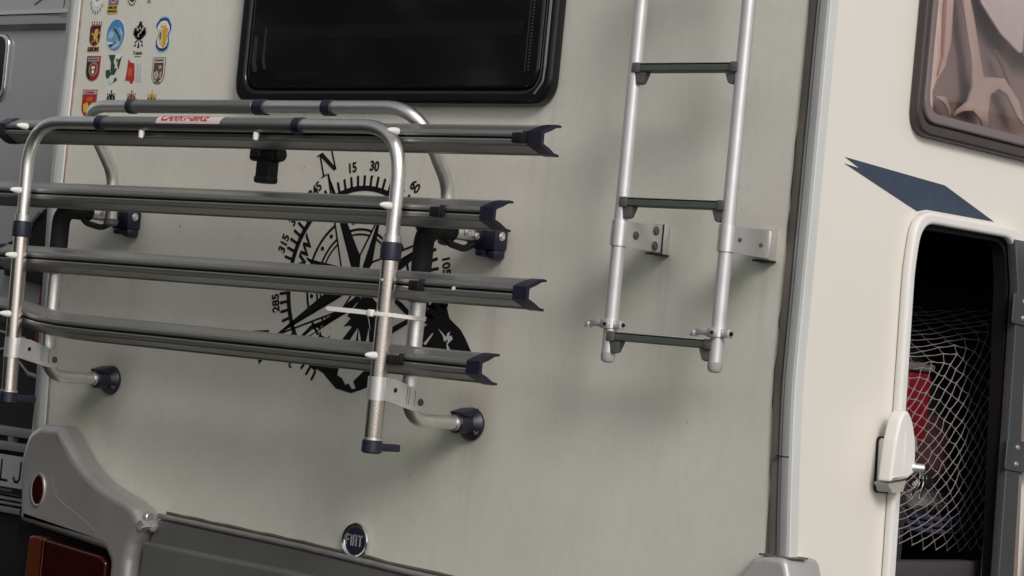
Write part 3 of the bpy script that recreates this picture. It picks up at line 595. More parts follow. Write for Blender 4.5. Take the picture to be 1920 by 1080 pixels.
for s in (-1, 1):
    wing = [(-.842, 2.212), (-.842+s*.014, 2.206), (-.842+s*.020, 2.222), (-.842+s*.026, 2.218), (-.842+s*.030, 2.200), (-.842+s*.022, 2.184), (-.842+s*.012, 2.176), (-.842, 2.178)]
    eagle.append((wing if s < 0 else wing[::-1], BK, 1))
    eagle.append((ellipse(-.842+s*.006, 2.226, .005, .007, 10), BK, 1))
    for i in range(6):
        a = .25+.30*i; x0, z0 = -.842+s*.008, 2.196; L = .032-.0016*abs(i-2)
        x1, z1 = x0+s*L*math.sin(a+.1), z0+L*math.cos(a)*1.1
        eagle.append(([(x0, z0-.004), (x0+s*.004, z0+.006), (x1, z1)] if s < 0 else [(x1, z1), (x0+s*.004, z0+.006), (x0, z0-.004)], BK, 1))
    eagle.append(([(-.842, 2.205), (-.842+s*.006, 2.224), (-.842+s*.017, 2.228), (-.842+s*.008, 2.215)], BK, 1))
    eagle.append(([(-.842, 2.180), (-.842+s*.020, 2.166), (-.842+s*.018, 2.160), (-.842+s*.004, 2.172)], BK, 1))
    eagle.append((ellipse(-.842+s*.017, 2.153, .0055, .004, 10), BK, 1))
eagle += [(ellipse(-.842, 2.194, .013, .021, 16), (.05, .01, .015), 1), (ellipse(-.842, 2.236, .0078, .009, 14), (.03, .012, .015), 1), (tri(-.842, 2.143, .012, .028), BK, 1), (rect(-.8495, -.8425, 2.184, 2.199), (.42, .30, .32), 2), (rect(-.8405, -.8345, 2.197, 2.207), (.42, .36, .34), 2), T_('Toledo', .0185, -.8425, 2.124, (.05, .05, .05), 0, .0001, .85), T_('-ciudad imperial-', .0055, -.842, 2.111, (.14, .13, .12), 0, 0, .9)]
inks(eagle, 'black double-headed eagle sticker captioned Toledo', (-0.838, 2.199, 0.054, 0.0854))
gour = [(-.785, 2.155), (-.770, 2.139), (-.750, 2.136), (-.731, 2.146), (-.726, 2.170), (-.731, 2.198), (-.722, 2.222), (-.722, 2.236), (-.738, 2.262), (-.756, 2.268), (-.776, 2.262), (-.792, 2.240), (-.790, 2.226), (-.777, 2.218), (-.778, 2.196), (-.787, 2.178)]
def sc(pts, f, cx=-.757, cz=2.202): return [(cx+(x-cx)*f, cz+(z-cz)*f) for x, z in pts]
inks([(fillet(sc(gour, 1.10), .01, 4), LB, 0), (fillet(gour, .01, 4), NV, 1), (fillet(sc(gour, .82), .008, 4), W_, 2), (plate([(-.777, 2.222), (-.757, 2.224), (-.752, 2.148), (-.772, 2.166)], 'R', .0011, .0015), (.58, .50, .20), 3), (plate([(-.757, 2.224), (-.734, 2.226), (-.738, 2.166), (-.752, 2.148)], 'R', .0011, .0015), OR_, 3)] +
     [(plate([(x, 2.222), (x+.003, 2.222), (x+.001, 2.158), (x-.001, 2.158)], 'R', .0014, .0018), YL, 4) for x in (-.751, -.745, -.739)] + [(ellipse(-.767, 2.196, .0045, .016, 12), (.12, .12, .14), 4)] + crown(-.756, 2.226, .030, .018, YL, 3), 'tall blue gourd-shaped crest with yellow and orange striped shield', (-0.753, 2.209, 0.058, 0.088))
# third row
inks([(shield(-1.000, 2.106, .060, .094), (.50, .30, .28), 0), (shield(-1.000, 2.106, .056, .090), (.26, .012, .016), 1), (plate([(-1.028, 2.151), (-1.008, 2.151), (-1.010, 2.066), (-1.020, 2.075), (-1.028, 2.095)], 'R', .0008, .0012), (.008, .02, .008), 2), (rect(-1.024, -.977, 2.132, 2.146), (.45, .36, .36), 3), T_('PORTUGAL', .0082, -1.0, 2.139, (.10, .07, .06), 3), (ellipse(-.998, 2.104, .019, .026), (.26, .22, .16), 3), (ellipse(-.998, 2.104, .014, .020), (.24, .03, .02), 4), (rect(-1.004, -.992, 2.104, 2.114, .002), W_, 5), (rect(-1.003, -.993, 2.088, 2.100, .003), W_, 5)], 'green and red shield with white arms', (-0.998, 2.13, 0.0533, 0.0622))
inks([(plate(lp, 'R', .0005+.0003*k, .0009+.0003*k), c, k) for lp, c, k in [([(-.950, 2.154), (-.918, 2.154), (-.925, 2.130), (-.916, 2.118), (-.920, 2.098), (-.935, 2.105), (-.935, 2.125)], GN, 0), ([(-.888, 2.152), (-.898, 2.104), (-.906, 2.118), (-.904, 2.132)], GN, 0), ([(-.918, 2.154), (-.889, 2.156), (-.905, 2.133), (-.916, 2.134)], W_, 0), ([(-.957, 2.100), (-.940, 2.103), (-.930, 2.086), (-.945, 2.070), (-.954, 2.080)], GN, 0), ([(-.935, 2.104), (-.904, 2.108), (-.915, 2.085), (-.930, 2.086)], (.03, .05, .04), 1), ([(-.940, 2.062), (-.925, 2.082), (-.912, 2.076), (-.918, 2.056), (-.930, 2.052)], (.55, .60, .60), 1), ([(-.918, 2.056), (-.912, 2.076), (-.905, 2.074), (-.900, 2.066)], GN, 0), ([(-.912, 2.140), (-.900, 2.142), (-.903, 2.132), (-.912, 2.131)], (.10, .16, .12), 2)]], 'dark green and white map-shaped sticker', (-0.922, 2.128, 0.0553, 0.0718))
inks([(plate([(-.874, 2.150), (-.864, 2.140), (-.846, 2.136), (-.840, 2.082), (-.848, 2.066), (-.856, 2.068), (-.860, 2.076), (-.880, 2.078), (-.876, 2.110)], 'R', .0005, .0009), (.42, .02, .02), 1), (ellipse(-.862, 2.106, .009, .016, 12), (.50, .10, .03), 2), (plate([(-.838, 2.136), (-.812, 2.136), (-.808, 2.072), (-.836, 2.076)], 'R', .0002, .0006), (.56, .545, .53), 0), (plate([(-.833, 2.130), (-.830, 2.130), (-.826, 2.074), (-.829, 2.074)], 'R', .0006, .0009), (.36, .37, .39), 1), (plate([(-.820, 2.122), (-.817, 2.122), (-.814, 2.074), (-.817, 2.074)], 'R', .0006, .0009), (.36, .37, .39), 1)], 'red waving flag sticker with a white half', (-0.844, 2.122, 0.06, 0.0585))
inks([(shield(-.757, 2.106, .062, .102), (.10, .085, .075), 0), (shield(-.757, 2.106, .056, .095), (.58, .55, .50), 1), (shield(-.757, 2.102, .046, .070), BR, 2), T_('ZARAGOZA', .0080, -.757, 2.146, (.10, .08, .06), 2), (rect(-.755, -.743, 2.114, 2.126), (.42, .38, .33), 3), (plate([(-.778, 2.100), (-.760, 2.108), (-.752, 2.090), (-.762, 2.072), (-.774, 2.082)], 'R', .0011, .0015), (.40, .34, .28), 3), (rect(-.748, -.740, 2.078, 2.104), (.38, .33, .28), 3), T_('MEDIEVAL', .0055, -.757, 2.064, (.08, .06, .05), 2)], 'brown and white shield-shaped crest in the third row', (-0.757, 2.123, 0.046, 0.0641))
# fourth row, half hidden by the rack
inks([(shield(-1.002, 2.030, .062, .094), (.36, .10, .08), 0), (shield(-1.002, 2.029, .056, .088), (.33, .02, .015), 1), (rect(-1.030, -.974, 2.061, 2.073), (.48, .40, .40), 2), T_('EXTREMOS', .0080, -1.002, 2.067, (.25, .03, .03), 2), (ellipse(-1.000, 2.045, .014, .008, 12), (.50, .10, .03), 2), (plate([(-1.026, 2.026), (-1.010, 2.034), (-1.002, 2.020), (-.985, 2.036), (-.980, 2.010), (-1.020, 1.998)], 'R', .0008, .0012), YL, 2)], 'red and yellow shield partly hidden by the rack tube', (-1.0, 2.046, 0.0556, 0.0667))
for cx_, c1, c2, lb in [(-.921, (.02, .02, .035), (.25, .28, .33), 'small dark crown above a pale blue band, behind the rack tube'), (-.846, (.30, .08, .06), (.14, .04, .03), 'small terracotta red crown sticker behind the rack tube'), (-.772, (.56, .38, .08), (.56, .38, .08), 'small golden crown sticker behind the rack tube')]:
    it = crown(cx_, 2.054, .034, .018, c1, 1) + [(ellipse(cx_, 2.060, .017, .011, 20), c1, 1), (rect(cx_-.018, cx_+.018, 2.040, 2.050, .002), c2, 1), (rect(cx_-.015, cx_+.015, 2.034, 2.0385), (.4, .38, .36), 1), (ellipse(cx_, 2.076, .003, .004, 8), c1, 1), (rect(cx_-.010, cx_+.010, 2.0545, 2.0565), (.35, .33, .30), 3), (tri(cx_-.007, 2.058, .004, .009), (.45, .42, .38), 3), (tri(cx_+.007, 2.058, .004, .009), (.45, .42, .38), 3)]
    inks(it, lb, (cx_+.001, 2.052, .031, .054))

# ------------------------------------------------------------------ bicycle rack
rack = thing('bike_rack', 'folded aluminium bicycle rack with four wheel channels on the motorhome rear', 'bike rack', (-.245, 0, 1.3))
XR, XL = .333, -.812
for x, lb in ((XR, 'right'), (XL, 'left')):
    pth = smoothpath([(x, -.012, 1.395), (x, -.195, 1.395), (x, -.195, 1.775), (x, -.035, 1.775)], [0, .055, .055, 0], 14)
    link('wall_frame_tube', tube(pth, .0140), MT['alu'], rack)
    link('sleeve', tube([(x, -.195, 1.462), (x, -.195, 1.64)], .0166, 26), MT['alu'], rack)
    link('foam_sleeve', tube(smoothpath([(x, -.195, 1.628), (x, -.195, 1.777), (x, -.118, 1.777)], .058, 14), .0205), MT['foam'], rack)
    # lower wall foot
    ft = link('wall_foot', join([lathe([(0, .033), (.006, .034), (.012, .030), (.022, .020)], (x, -.001, 1.395), (0, -1, 0), 28), lathe([(0, .0215), (.032, .0205), (.034, .0185), (.034, .0158)], (x, -.020, 1.395), (0, -1, 0), 28),
         plate(fillet([(-.004, 1.402), (-.050, 1.412), (-.054, 1.417), (-.02, 1.426), (-.004, 1.428)], .004), 'S', x-.018, x+.018, .002)]), MT['navy'], rack)
    for dz in (-.015,): link('bolt', bolt((x+.014, -.022, 1.396), (.8, -.6, 0), .0065), MT['cast'], ft)
    link('bolt', bolt((x+.022, -.012, 1.383), (.7, -.7, 0), .0055), MT['cast'], ft)
    link('end_ring', tube([(x, -.054, 1.395), (x, -.060, 1.395)], .0168), MT['alu'], rack)
    # upper bracket with its arm
    ub = link('upper_bracket', join([box(x-.012, x+.050, -.042, -.001, 1.748, 1.792, .006), box(x-.006, x+.022, -.040, -.002, 1.735, 1.752, .006), box(x+.026, x+.048, -.038, -.002, 1.730, 1.752, .008), tube([(x, -.030, 1.775), (x, -.056, 1.775)], .0200)]), MT['navy'], rack)
    link('bolt', bolt((x+.050, -.022, 1.778), (1, 0, 0), .006), MT['plate'], ub)
    link('strap_loop', tube(smoothpath([(x+.004, -.155, 1.790), (x+.004, -.130, 1.752), (x+.004, -.080, 1.745), (x+.004, -.035, 1.768)], .03), .007, 12), MT['black'], rack)
    link('bolt', bolt((x+.0155, -.085, 1.779), (1, 0, 0), .0065), MT['plate'], rack)
    link('bolt', bolt((x+.0155, -.058, 1.774), (1, 0, 0), .005), MT['plate'], rack)
# inner hoop (leaning out at the top)
BX0, BX1 = -.752, .302
pb = smoothpath([(BX0, -.100, 1.758), (BX0, -.108, 1.870), (BX0+.002, -.215, 2.010), (BX1-.002, -.215, 2.012), (BX1, -.108, 1.870), (BX1, -.100, 1.758)], [0, .09, .085, .085, .09, 0], 16)
link('inner_hoop', tube(pb, .0142, 28), MT['alu'], rack)
for x in (BX0, BX1):
    link('hoop_plug', lathe([(0, .0165), (.012, .0165), (.016, .012), (.018, 0)], (x, -.0995, 1.766), (0, 0, -1), 22), MT['cast'], rack)
for x, w, m_ in ((-.575, .020, 'navy'), (-.155, .034, 'navy'), (.050, .028, 'navy')):
    link('bar_collar', lathe([(0, .0148), (.001, .0170), (w-.001, .0170), (w, .0148)], (x-w/2, -.215, 2.0105), (1, 0, .0018), 28), MT[m_], rack)
link('bar_grip', tube([(-.563, -.215, 2.0107), (-.175, -.215, 2.0112)], .0152, 28), MT['alu_dull'], rack)
# outer hoop: alloy top, stainless legs
pc = smoothpath([(-.829, -.29, 1.722), (-.835, -.29, 1.963), (.338, -.29, 1.964), (.338, -.29, 1.722)], [0, .105, .105, 0], 18)
link('outer_hoop', tube(pc, .0142, 28), MT['alu'], rack)
link('bar_grip', tube([(-.570, -.29, 1.9632), (.034, -.29, 1.9638)], .0152, 28), MT['alu_dull'], rack)
for x, w in ((-.580, .026), (.047, .024)):
    link('bar_collar', lathe([(0, .0145), (.001, .0172), (w-.001, .0172), (w, .0145)], (x-w/2, -.29, 1.9632), (1, 0, 0), 28), MT['navy'], rack)
for x, s in ((.338, 1), (-.829, 1)):
    xb = x if x > 0 else -.815
    link('leg_tube', tube([(x, -.29, 1.722), ((x+xb)/2, -.29, 1.53), (xb, -.29, 1.348)], .0172, 28), MT['steel'], rack)
    link('leg_collar', lathe([(0, .0190), (.002, .0208), (.020, .0214), (.034, .0205), (.036, .0165)], (x, -.29, 1.702), (0, 0, 1), 28), MT['navy'], rack)
    link('collar_lip', lathe([(0, .0178), (.014, .0178), (.015, .0160)], (x, -.29, 1.738), (0, 0, 1), 28), MT['alu'] , rack)
    fc = link('leg_foot', join([lathe([(0, .0155), (.003, .0205), (.024, .0200), (.027, .0175)], (xb, -.29, 1.326), (0, 0, 1), 28), box(xb-.009, xb+.009, -.280, -.218, 1.331, 1.346, .003)]), MT['navy'], rack)
    link('foot_rim', lathe([(0, .0190), (.004, .0190), (.005, .0172)], (xb, -.29, 1.352), (0, 0, 1), 24), MT['alu'], fc)
    # clamp plate joining leg and wall frame
    xo = xb+.020
    cl = link('clamp', join([lathe([(0, .0178), (0, .0205), (.045, .0205), (.045, .0178)], (xb, -.29, 1.430), (0, 0, 1), 30), plate(fillet([(-.292, 1.431), (-.292, 1.4755), (-.262, 1.4735), (-.205, 1.458), (-.180, 1.452), (-.176, 1.415), (-.205, 1.414)], [0, 0, .02, .02, .008, .008, .02], 4), 'S', xo-.003, xo+.0015, .0006)]), MT['plate'], rack)
    link('hole', lathe([(0, .0048), (.0006, .0048), (.0006, 0)], (xo+.0014, -.262, 1.452), (1, 0, 0), 16), MT['black'], cl)
    link('rivet', bolt((xo+.001, -.188, 1.432), (1, 0, 0), .005, .005), MT['cast'], cl)
    for yy in (-.228, -.222, -.205): link('groove', box(xo+.0012, xo+.0019, yy-.0006, yy+.0006, 1.423+(-.205-yy)*.2, 1.462-(yy+.228)*.3), MT['cast'], cl)
# brand label wrapped round the top bar
def wrap(flat, x0, rad, cz, cy, a0):
    """flat mesh in (x, s) on T plane -> on the cylinder; s arc length from angle a0 (0 = top, pi/2 = front)"""
    for v in flat.vertices:
        a = a0 - v.co.y/rad; r_ = rad + v.co.z
        v.co = Vector((x0+v.co.x, cy - r_*math.sin(a), cz + r_*math.cos(a)))
    return flat
bm = bmesh.new(); NXG, NSG = 24, 10; gg = []
for i in range(NXG+1):
    gg.append([])
    for j in range(NSG+1):
        s = -.014+.030*j/NSG; u = i/NXG; x_ = -.107+.214*u
        if u > .9: x_ = -.107+.214*(.9+(u-.9)*(1-.5*(1-j/NSG)))
        gg[-1].append(bm.verts.new((x_, s, .0004)))
for i in range(NXG):
    for j in range(NSG): bm.faces.new((gg[i][j], gg[i+1][j], gg[i+1][j+1], gg[i][j+1]))
link('brand_label', wrap(frombm(bm), -.277, .0153, 1.9636, -.29, .72), paint((.62, .50, .50)), rack, 'white label with red CARRY-BIKE lettering on the top bar')
tm = text('CARRY-BIKE', .026, 0, 0, 'T', .0009, 0, .0005, 1.06, .25, .0002)
bmt = bmesh.new(); bmt.from_mesh(tm); bmesh.ops.subdivide_edges(bmt, edges=[e for e in bmt.edges if e.calc_length() > .004], cuts=2); bmesh.ops.triangulate(bmt, faces=bmt.faces); bpy.data.meshes.remove(tm)
link('label_lettering', wrap(frombm(bmt), -.297, .0155, 1.9636, -.29, .72), paint((.40, .012, .03)), rack)

# wheel channels
def prof(g=0., t=.003):
    up_ = [(.210, .0340), (.2115, .0372), (.2165, .0362), (.2175, .0332), (.257, .0198), (.2620, .0192), (.2640, .0158), (.270, .0142), (.2705, .0085), (.2690, .0080), (.2690, .0070), (.2705, .0065), (.270, .0035), (.261, .0035)]
    o = up_ + [(h, -z_+.0005) for h, z_ in up_[::-1]]
    i = [(.212, -.0310), (.255, -.0160), (.260, -.0135), (.256, -.011), (.256, .011), (.260, .0135), (.255, .0160), (.212, .0310)]
    return [(.27-(.27-h)*(.70 if h < .262 else 1), z_*.79) for h, z_ in o+i]
def capprof():
    c_ = [(.199, .0375), (.215, .0385), (.232, .0350), (.262, .0210), (.2735, .0160), (.2735, -.0160), (.262, -.0210), (.232, -.0350), (.215, -.0385), (.199, -.0375), (.199, -.0325), (.218, -.0300), (.240, -.0200), (.2615, -.0120), (.2615, .0120), (.240, .0200), (.218, .0300), (.199, .0325)]
    return [(.2735-(.2735-h)*.72, z_*.79) for h, z_ in c_]
chans = [(1.949, -.975, .672, [(-.975, 0, 0), (.672, 0, 0)], .630), (1.8035, -1.16, .570, [(-1.16, 0, 0), (.570, 0, 0)], .437),
         (1.6585, -.975, .672, [(-.975, -.002, 0), (.672, 0, 0)], .400), (1.5115, -1.16, .573, [(-1.16, .026, 0), (-.90, .022, 0), (-.83, .013, 0), (-.77, .005, .0), (-.70, .001, 0), (-.6, 0, 0), (.573, 0, 0)], .365)]
def dzat(st, x):
    for a, b in zip(st, st[1:]):
        if a[0] <= x <= b[0]: return a[1]+(b[1]-a[1])*(x-a[0])/(b[0]-a[0])
    return 0
for z, x0, x1, st, kx in chans:
    P_ = [(h, zz+z) for h, zz in prof()]
    ch = link('wheel_channel', sweep_profile(P_, st), MT['channel'], rack)
    ch['label'] = {1.949: 'topmost wheel channel', 1.8035: 'second wheel channel from the top', 1.6585: 'third wheel channel from the top', 1.5115: 'lowest wheel channel, bent upward at its left end'}[z]
    link('slot', sweep_profile([(.2633, .0024+z), (.2642, .0024+z), (.2642, -.0020+z), (.2633, -.0020+z)], [(a+(.005 if a == st[0][0] else -.005 if a == st[-1][0] else 0), b, c) for a, b, c in st]), MT['black'], ch)
    C_ = [(h, zz+z) for h, zz in capprof()]
    d0 = st[0][1]
    for xa, xb_, dd in ((x1-.024, x1+.010, 0), (x0-.010, x0+.024, d0)):
        s_ = 1 if xa > 0 else -1
        stn = [(xa, dd, 0), (xb_, dd, 0)]
        me = sweep_profile(C_, stn)
        for v in me.vertices:                      # ears of the cap reach out past the end and splay
            h = -v.co.y; outer = (v.co.x > (xa+xb_)/2) if s_ > 0 else (v.co.x < (xa+xb_)/2)
            if h < .250: v.co.x += s_*(.001 if outer else .008)
        link('end_cap', me, MT['navy'], ch)
    kn = box(kx-.014, kx+.014, -.284, -.262, z-.011, z+.009, .003)
    link('slide_clip', join([kn, box(kx+.010, kx+.017, -.281, -.262, z-.009, z+.013, .003)]), MT['black'], ch)
    for x in (.338, -.829):
        px = x if x < 0 and z > 1.7 else (x if x > 0 else -.822)
        small = (z == 1.6585 and x > 0)
        r_ = .0035 if small else .0075
        zz = z+(.004 if x > 0 else dzat(st, x)+.002)
        link('bolt_cap', lathe([(0, r_), (.008, r_), (.018, r_*.8), (.026, r_*.45), (.028, 0)] if not small else [(0, r_), (.004, r_), (.006, 0)], (px, -.305, zz), (0, -1, 0), 16), MT['white'] if not small else MT['plate'], rack)
for x in (-.442, -.078):
    link('bolt_cap', lathe([(0, .0065), (.008, .0065), (.016, .005), (.019, 0)], (x, -.292, 1.948), (0, -.12, -1), 16), MT['white'], rack)
link('rivet', lathe([(0, .004), (.002, .004), (.003, 0)], (.496, -.271, 1.6575), (0, -1, 0), 12), MT['white'], rack)
# clamp block under the top channel
hk = link('arm_socket', join([box(-.174, -.098, -.222, -.188, 1.897, 1.930, .007), box(-.152, -.110, -.219, -.190, 1.860, 1.900, .004), lathe([(0, .015), (.014, .015), (.016, .012)], (-.104, -.205, 1.913), (1, 0, 0), 18), box(-.154, -.109, -.221, -.189, 1.851, 1.867, .005)]), MT['black'], rack)
link('catch', box(-.166, -.136, -.226, -.221, 1.907, 1.923, .002), mat('dull_red_plastic', (.035, .014, .014), .5), hk)

# cable tie round right leg and frame tube
tie = thing('cable_tie', 'white plastic cable tie round the right leg of the bike rack', 'cable tie', (.30, -.31, 1.597))
def ribbon(path, h, t=.0012):
    bm = bmesh.new(); rings = []
    for i, (p, hh) in enumerate(path):
        p = Vector(p); q0 = Vector(path[max(i-1, 0)][0]); q1 = Vector(path[min(i+1, len(path)-1)][0]); d = (q1-q0).normalized(); nn = d.cross(Vector((0, 0, 1))).normalized()*t
        rings.append([bm.verts.new(p+nn+Vector((0, 0, hh/2))), bm.verts.new(p-nn+Vector((0, 0, hh/2))), bm.verts.new(p-nn-Vector((0, 0, hh/2))), bm.verts.new(p+nn-Vector((0, 0, hh/2)))])
    for a, b in zip(rings, rings[1:]):
        for k in range(4): bm.faces.new((a[k], a[(k+1) % 4], b[(k+1) % 4], b[k]))
    bm.faces.new(rings[0][::-1]); bm.faces.new(rings[-1]); bmesh.ops.recalc_face_normals(bm, faces=bm.faces); return frombm(bm)
H_ = .0075
loop = [((.312, -.309, 1.597), H_), ((.330, -.3105, 1.597), H_), ((.345, -.3085, 1.597), H_), ((.3575, -.300, 1.597), H_), ((.360, -.286, 1.597), H_), ((.359, -.24, 1.596), H_), ((.353, -.200, 1.596), H_), ((.349, -.186, 1.596), H_), ((.336, -.1775, 1.596), H_), ((.322, -.182, 1.596), H_), ((.3155, -.20, 1.596), H_), ((.313, -.25, 1.597), H_), ((.3145, -.298, 1.597), H_)]
link('strap', ribbon(loop, H_), MT['white'], tie)
link('tail', ribbon([((.205, -.320, 1.599), .004), ((.212, -.320, 1.599), .0085), ((.238, -.318, 1.5985), .009), ((.285, -.314, 1.598), .009), ((.31, -.310, 1.5972), .0085)], H_), MT['white'], tie)
link('lock_head', box(.314, .326, -.3160, -.304, 1.590, 1.604, .002), MT['white'], tie)

# ------------------------------------------------------------------ ladder
lad = thing('ladder', 'narrow white aluminium ladder bolted upright to the right of the rear wall', 'ladder', (.897, -.13, 1.54))
LX = (.7725, 1.0225)
for i, x in enumerate(LX):
    link('side_rail', tube([(x, -.128, 1.563), (x, -.128, 3.0)], .0131, 28), MT['ladder'], lad)
    link('rail_cap', lathe([(0, .006), (.002, .0105), (.007, .0134), (.019, .0136), (.020, .0125)], (x, -.128, 1.545), (0, 0, 1), 24), mat('grey_rail_cap', (.35, .34, .34), .5) if i == 0 else bpy.data.materials['grey_rail_cap'], lad)
for z in (1.594, 1.847, 2.100, 2.353, 2.606):
    stp = link('rung', plate(fillet([(-.141, z-.0060), (-.1400, z+.0065), (-.114, z+.0085), (-.114, z-.0070)], .002), 'S', LX[0]+.012, LX[1]-.012), MT['tread'], lad)
    link('tread_lip', box(LX[0]+.012, LX[1]-.012, -.1415, -.114, z+.0083, z+.0102, .0006), MT['ladder'], stp)
    for x, s in ((LX[0], 1), (LX[1], -1)):
        xa = x+s*.012
        link('rung_bracket', join([box(min(xa-s*.010, xa+s*.008), max(xa-s*.010, xa+s*.008), -.1430, -.112, z-.0085, z+.0105, .002),
             plate(fillet([(x+s*.005, z-.004), (x+s*.034, z-.006), (x+s*.024, z-.028), (x+s*.014, z-.031)] [::s], .004), 'R', .120, .138, .002)]), MT['cast'], lad)
for x, xo in ((LX[0], .7860), (LX[1], 1.0360)):
    mb = link('wall_bracket', join([lathe([(0, .0132), (0, .0165), (.048, .0165), (.048, .0132)], (x, -.128, 1.765), (0, 0, 1), 30),
          plate([(-.130, 1.764), (-.130, 1.812), (-.0175, 1.815), (-.0175, 1.763)], 'S', xo-.001, xo+.003, .0006), box(xo-.028, xo+.006, -.0175, -.001, 1.760, 1.818, .001)]), MT['plate'], lad)
    for y_, z_ in (((-.100, 1.788), (-.040, 1.803), (-.040, 1.774)) if x < .9 else ((-.112, 1.789), (-.046, 1.786))):
        rr = (.0055 if y_ < -.09 else .0062) if x < .9 else .003
        link('bolt', bolt((xo+.003, y_, z_), (1, 0, 0), rr, .004), MT['cast'], mb)
    link('gasket', box(xo-.030, xo+.009, -.022, -.0005, 1.7575, 1.7605) if x > .9 else join([box(xo+.0032, xo+.0045, -.020, -.0168, 1.760, 1.818), box(xo-.01, xo+.009, -.05, -.001, 1.7575, 1.7605)]), MT['black'], mb)
    # small latch clips on the rails
    cz_ = 1.618
    cp = link('latch_clip', join([lathe([(0, .0132), (0, .0160), (.016, .0160), (.016, .0132)], (x, -.128, cz_-.008), (0, 0, 1), 26), box(x+.012, x+.030, -.138, -.122, cz_-.009, cz_+.007, .002), box(x-.010, x+.010, -.150, -.143, cz_-.010, cz_+.008, .002)]), MT['plate'], lad)
    link('lever', join([box(x-.044, x-.012, -.142, -.132, cz_-.007, cz_+.006, .002), box(x-.052, x-.042, -.144, -.128, cz_-.010, cz_+.001, .002)]), MT['cast'] if False else MT['plate'], cp)
    link('screw', join([bolt((x+.003, -.150, cz_-.001), (0, -1, 0), .0022), bolt((x+.030, -.130, cz_-.001), (1, 0, 0), .0028)]), MT['black'], cp)

# ------------------------------------------------------------------ things in the locker
net = thing('cargo_net', 'pale knotted cargo net stretched over the load in the open locker', 'cargo net', (.95, .7, 1.2))
def netpos(u, v):
    u = min(1., max(0., u))
    y = .42+.56*u
    zr = 1.487+(y-.42)*.46                      # ridge rising to the right
    if v < .60:
        t = v/.60; zb = 1.225+.035*(1-u)**1.5*1.6 - .018*math.sin(math.pi*u)
        z = zb+(zr-zb)*t; x = .985+.030*math.sin(math.pi*t)*math.sin(math.pi*u) - .16*max(0, .25-t)**1.2*(1.6-u)
        x -= .02*(1-u)*(1-t)
        y += .010*math.sin(5*t+3*u)
    else:
        t = (v-.60)/.40; x = .985-.50*t; z = zr+(1.755-zr)*t**.85 - .075*math.sin(math.pi*min(1, t*1.15))*(1-.8*u)*1.0
        y += .02*math.sin(3.1*t)-.03*t
    return Vector((x, y, z))
NU, NV_ = 27, 44
nodes = {}
rn = random.Random(5)
for i in range(NU+1):
    for j in range(NV_+1):
        if (i+j) % 2: continue
        du = .18*math.sin(j*.45)/NU
        nodes[(i, j)] = netpos(i/NU+du*.6, j/NV_)+Vector((rn.uniform(-.003, .003), rn.uniform(-.0030, .0030), rn.uniform(-.0032, .0032)))
ms = []
def cord(p, q, r_=.0009):
    mid = (p+q)/2 + Vector((0, 0, -.0012)); ms.append(tube([p, mid, q], [r_*1.5, r_*.9, r_*1.5], 5, cap=False))
for (i, j), p in nodes.items():
    for d in ((1, 1), (-1, 1)):
        q = nodes.get((i+d[0], j+d[1]))
        if q is not None: cord(p, q)
link('mesh_cords', join(ms), MT['rope'], net)['kind'] = 'stuff'
link('knots', join([lathe([(-.002, .0005), (-.0014, .0018), (.0014, .0018), (.002, .0005)], p, (.2, 0, 1), 6) for p in nodes.values()]), MT['rope'], net)['kind'] = 'stuff'

cr = thing('crate', 'red plastic crate with grey lid under the cargo net', 'crate', (.85, .60, 1.03))
link('body', join([box(.60, .955, .36, .722, 1.44, 1.588, .010)]), MT['crate'], cr)
link('lid', join([box(.58, .958, .35, .726, 1.590, 1.606, .004)]+[box(.60, .955, .36+.03*i, .366+.03*i, 1.606, 1.6085) for i in range(12)]), MT['lid'], cr)
link('stand', box(.60, .93, .36, .71, 1.03, 1.438, .01), MT['dark'], cr)
def crumple(c, s, seed, sub=4, amp=.25):
    bm = bmesh.new(); bmesh.ops.create_icosphere(bm, subdivisions=sub, radius=1)
    from mathutils import noise as N
    for v in bm.verts:
        k = 1+amp*N.noise(v.co*2.1+Vector((seed, 0, 0)))+amp*.5*abs(N.noise(v.co*5+Vector((0, seed, 0))))
        v.co = Vector((c[0]+v.co.x*s[0]*k, c[1]+v.co.y*s[1]*k, c[2]+v.co.z*s[2]*k))
    return frombm(bm)
def lump(name, label, cat, c, s, m_, seed):
    t = thing(name, label, cat, (c[0], c[1], c[2]-s[2])); link('cloth', crumple(c, s, seed), m_, t); return t
lump('bag', 'dark maroon bag behind the cargo net right of the red crate', 'bag', (.84, .84, 1.42), (.09, .085, .085), mat('maroon_cloth', (.055, .012, .016), .85, noise=.3, nscale=12), 2.3)
lump('rag', 'pale pinkish crumpled rag under the red crate', 'rag', (.945, .655, 1.435), (.02, .035, .022), mat('pale_rag', (.24, .19, .19), .8), 5.1)
lump('tarpaulin', 'folded grey tarpaulin low in the locker behind the net', 'tarpaulin', (.86, .86, 1.315), (.05, .10, .028), mat('grey_tarp', (.13, .12, .12), .6), 7.7)
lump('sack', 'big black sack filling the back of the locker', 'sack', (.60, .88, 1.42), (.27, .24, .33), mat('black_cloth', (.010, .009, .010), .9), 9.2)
mt_ = thing('folded_mat', 'folded purple blue mat lying low behind the net', 'mat', (.88, .85, 1.245))
for k in range(3): link('fold', box(.80+.004*k, .945, .79+.01*k, .93, 1.252+.013*k, 1.262+.013*k, .004), mat('purple_mat', (.055, .050, .10), .6), mt_)
kb = thing('key_bunch', 'small bunch of keys hanging from the white locker latch', 'keys', (1.19, .35, 1.35))
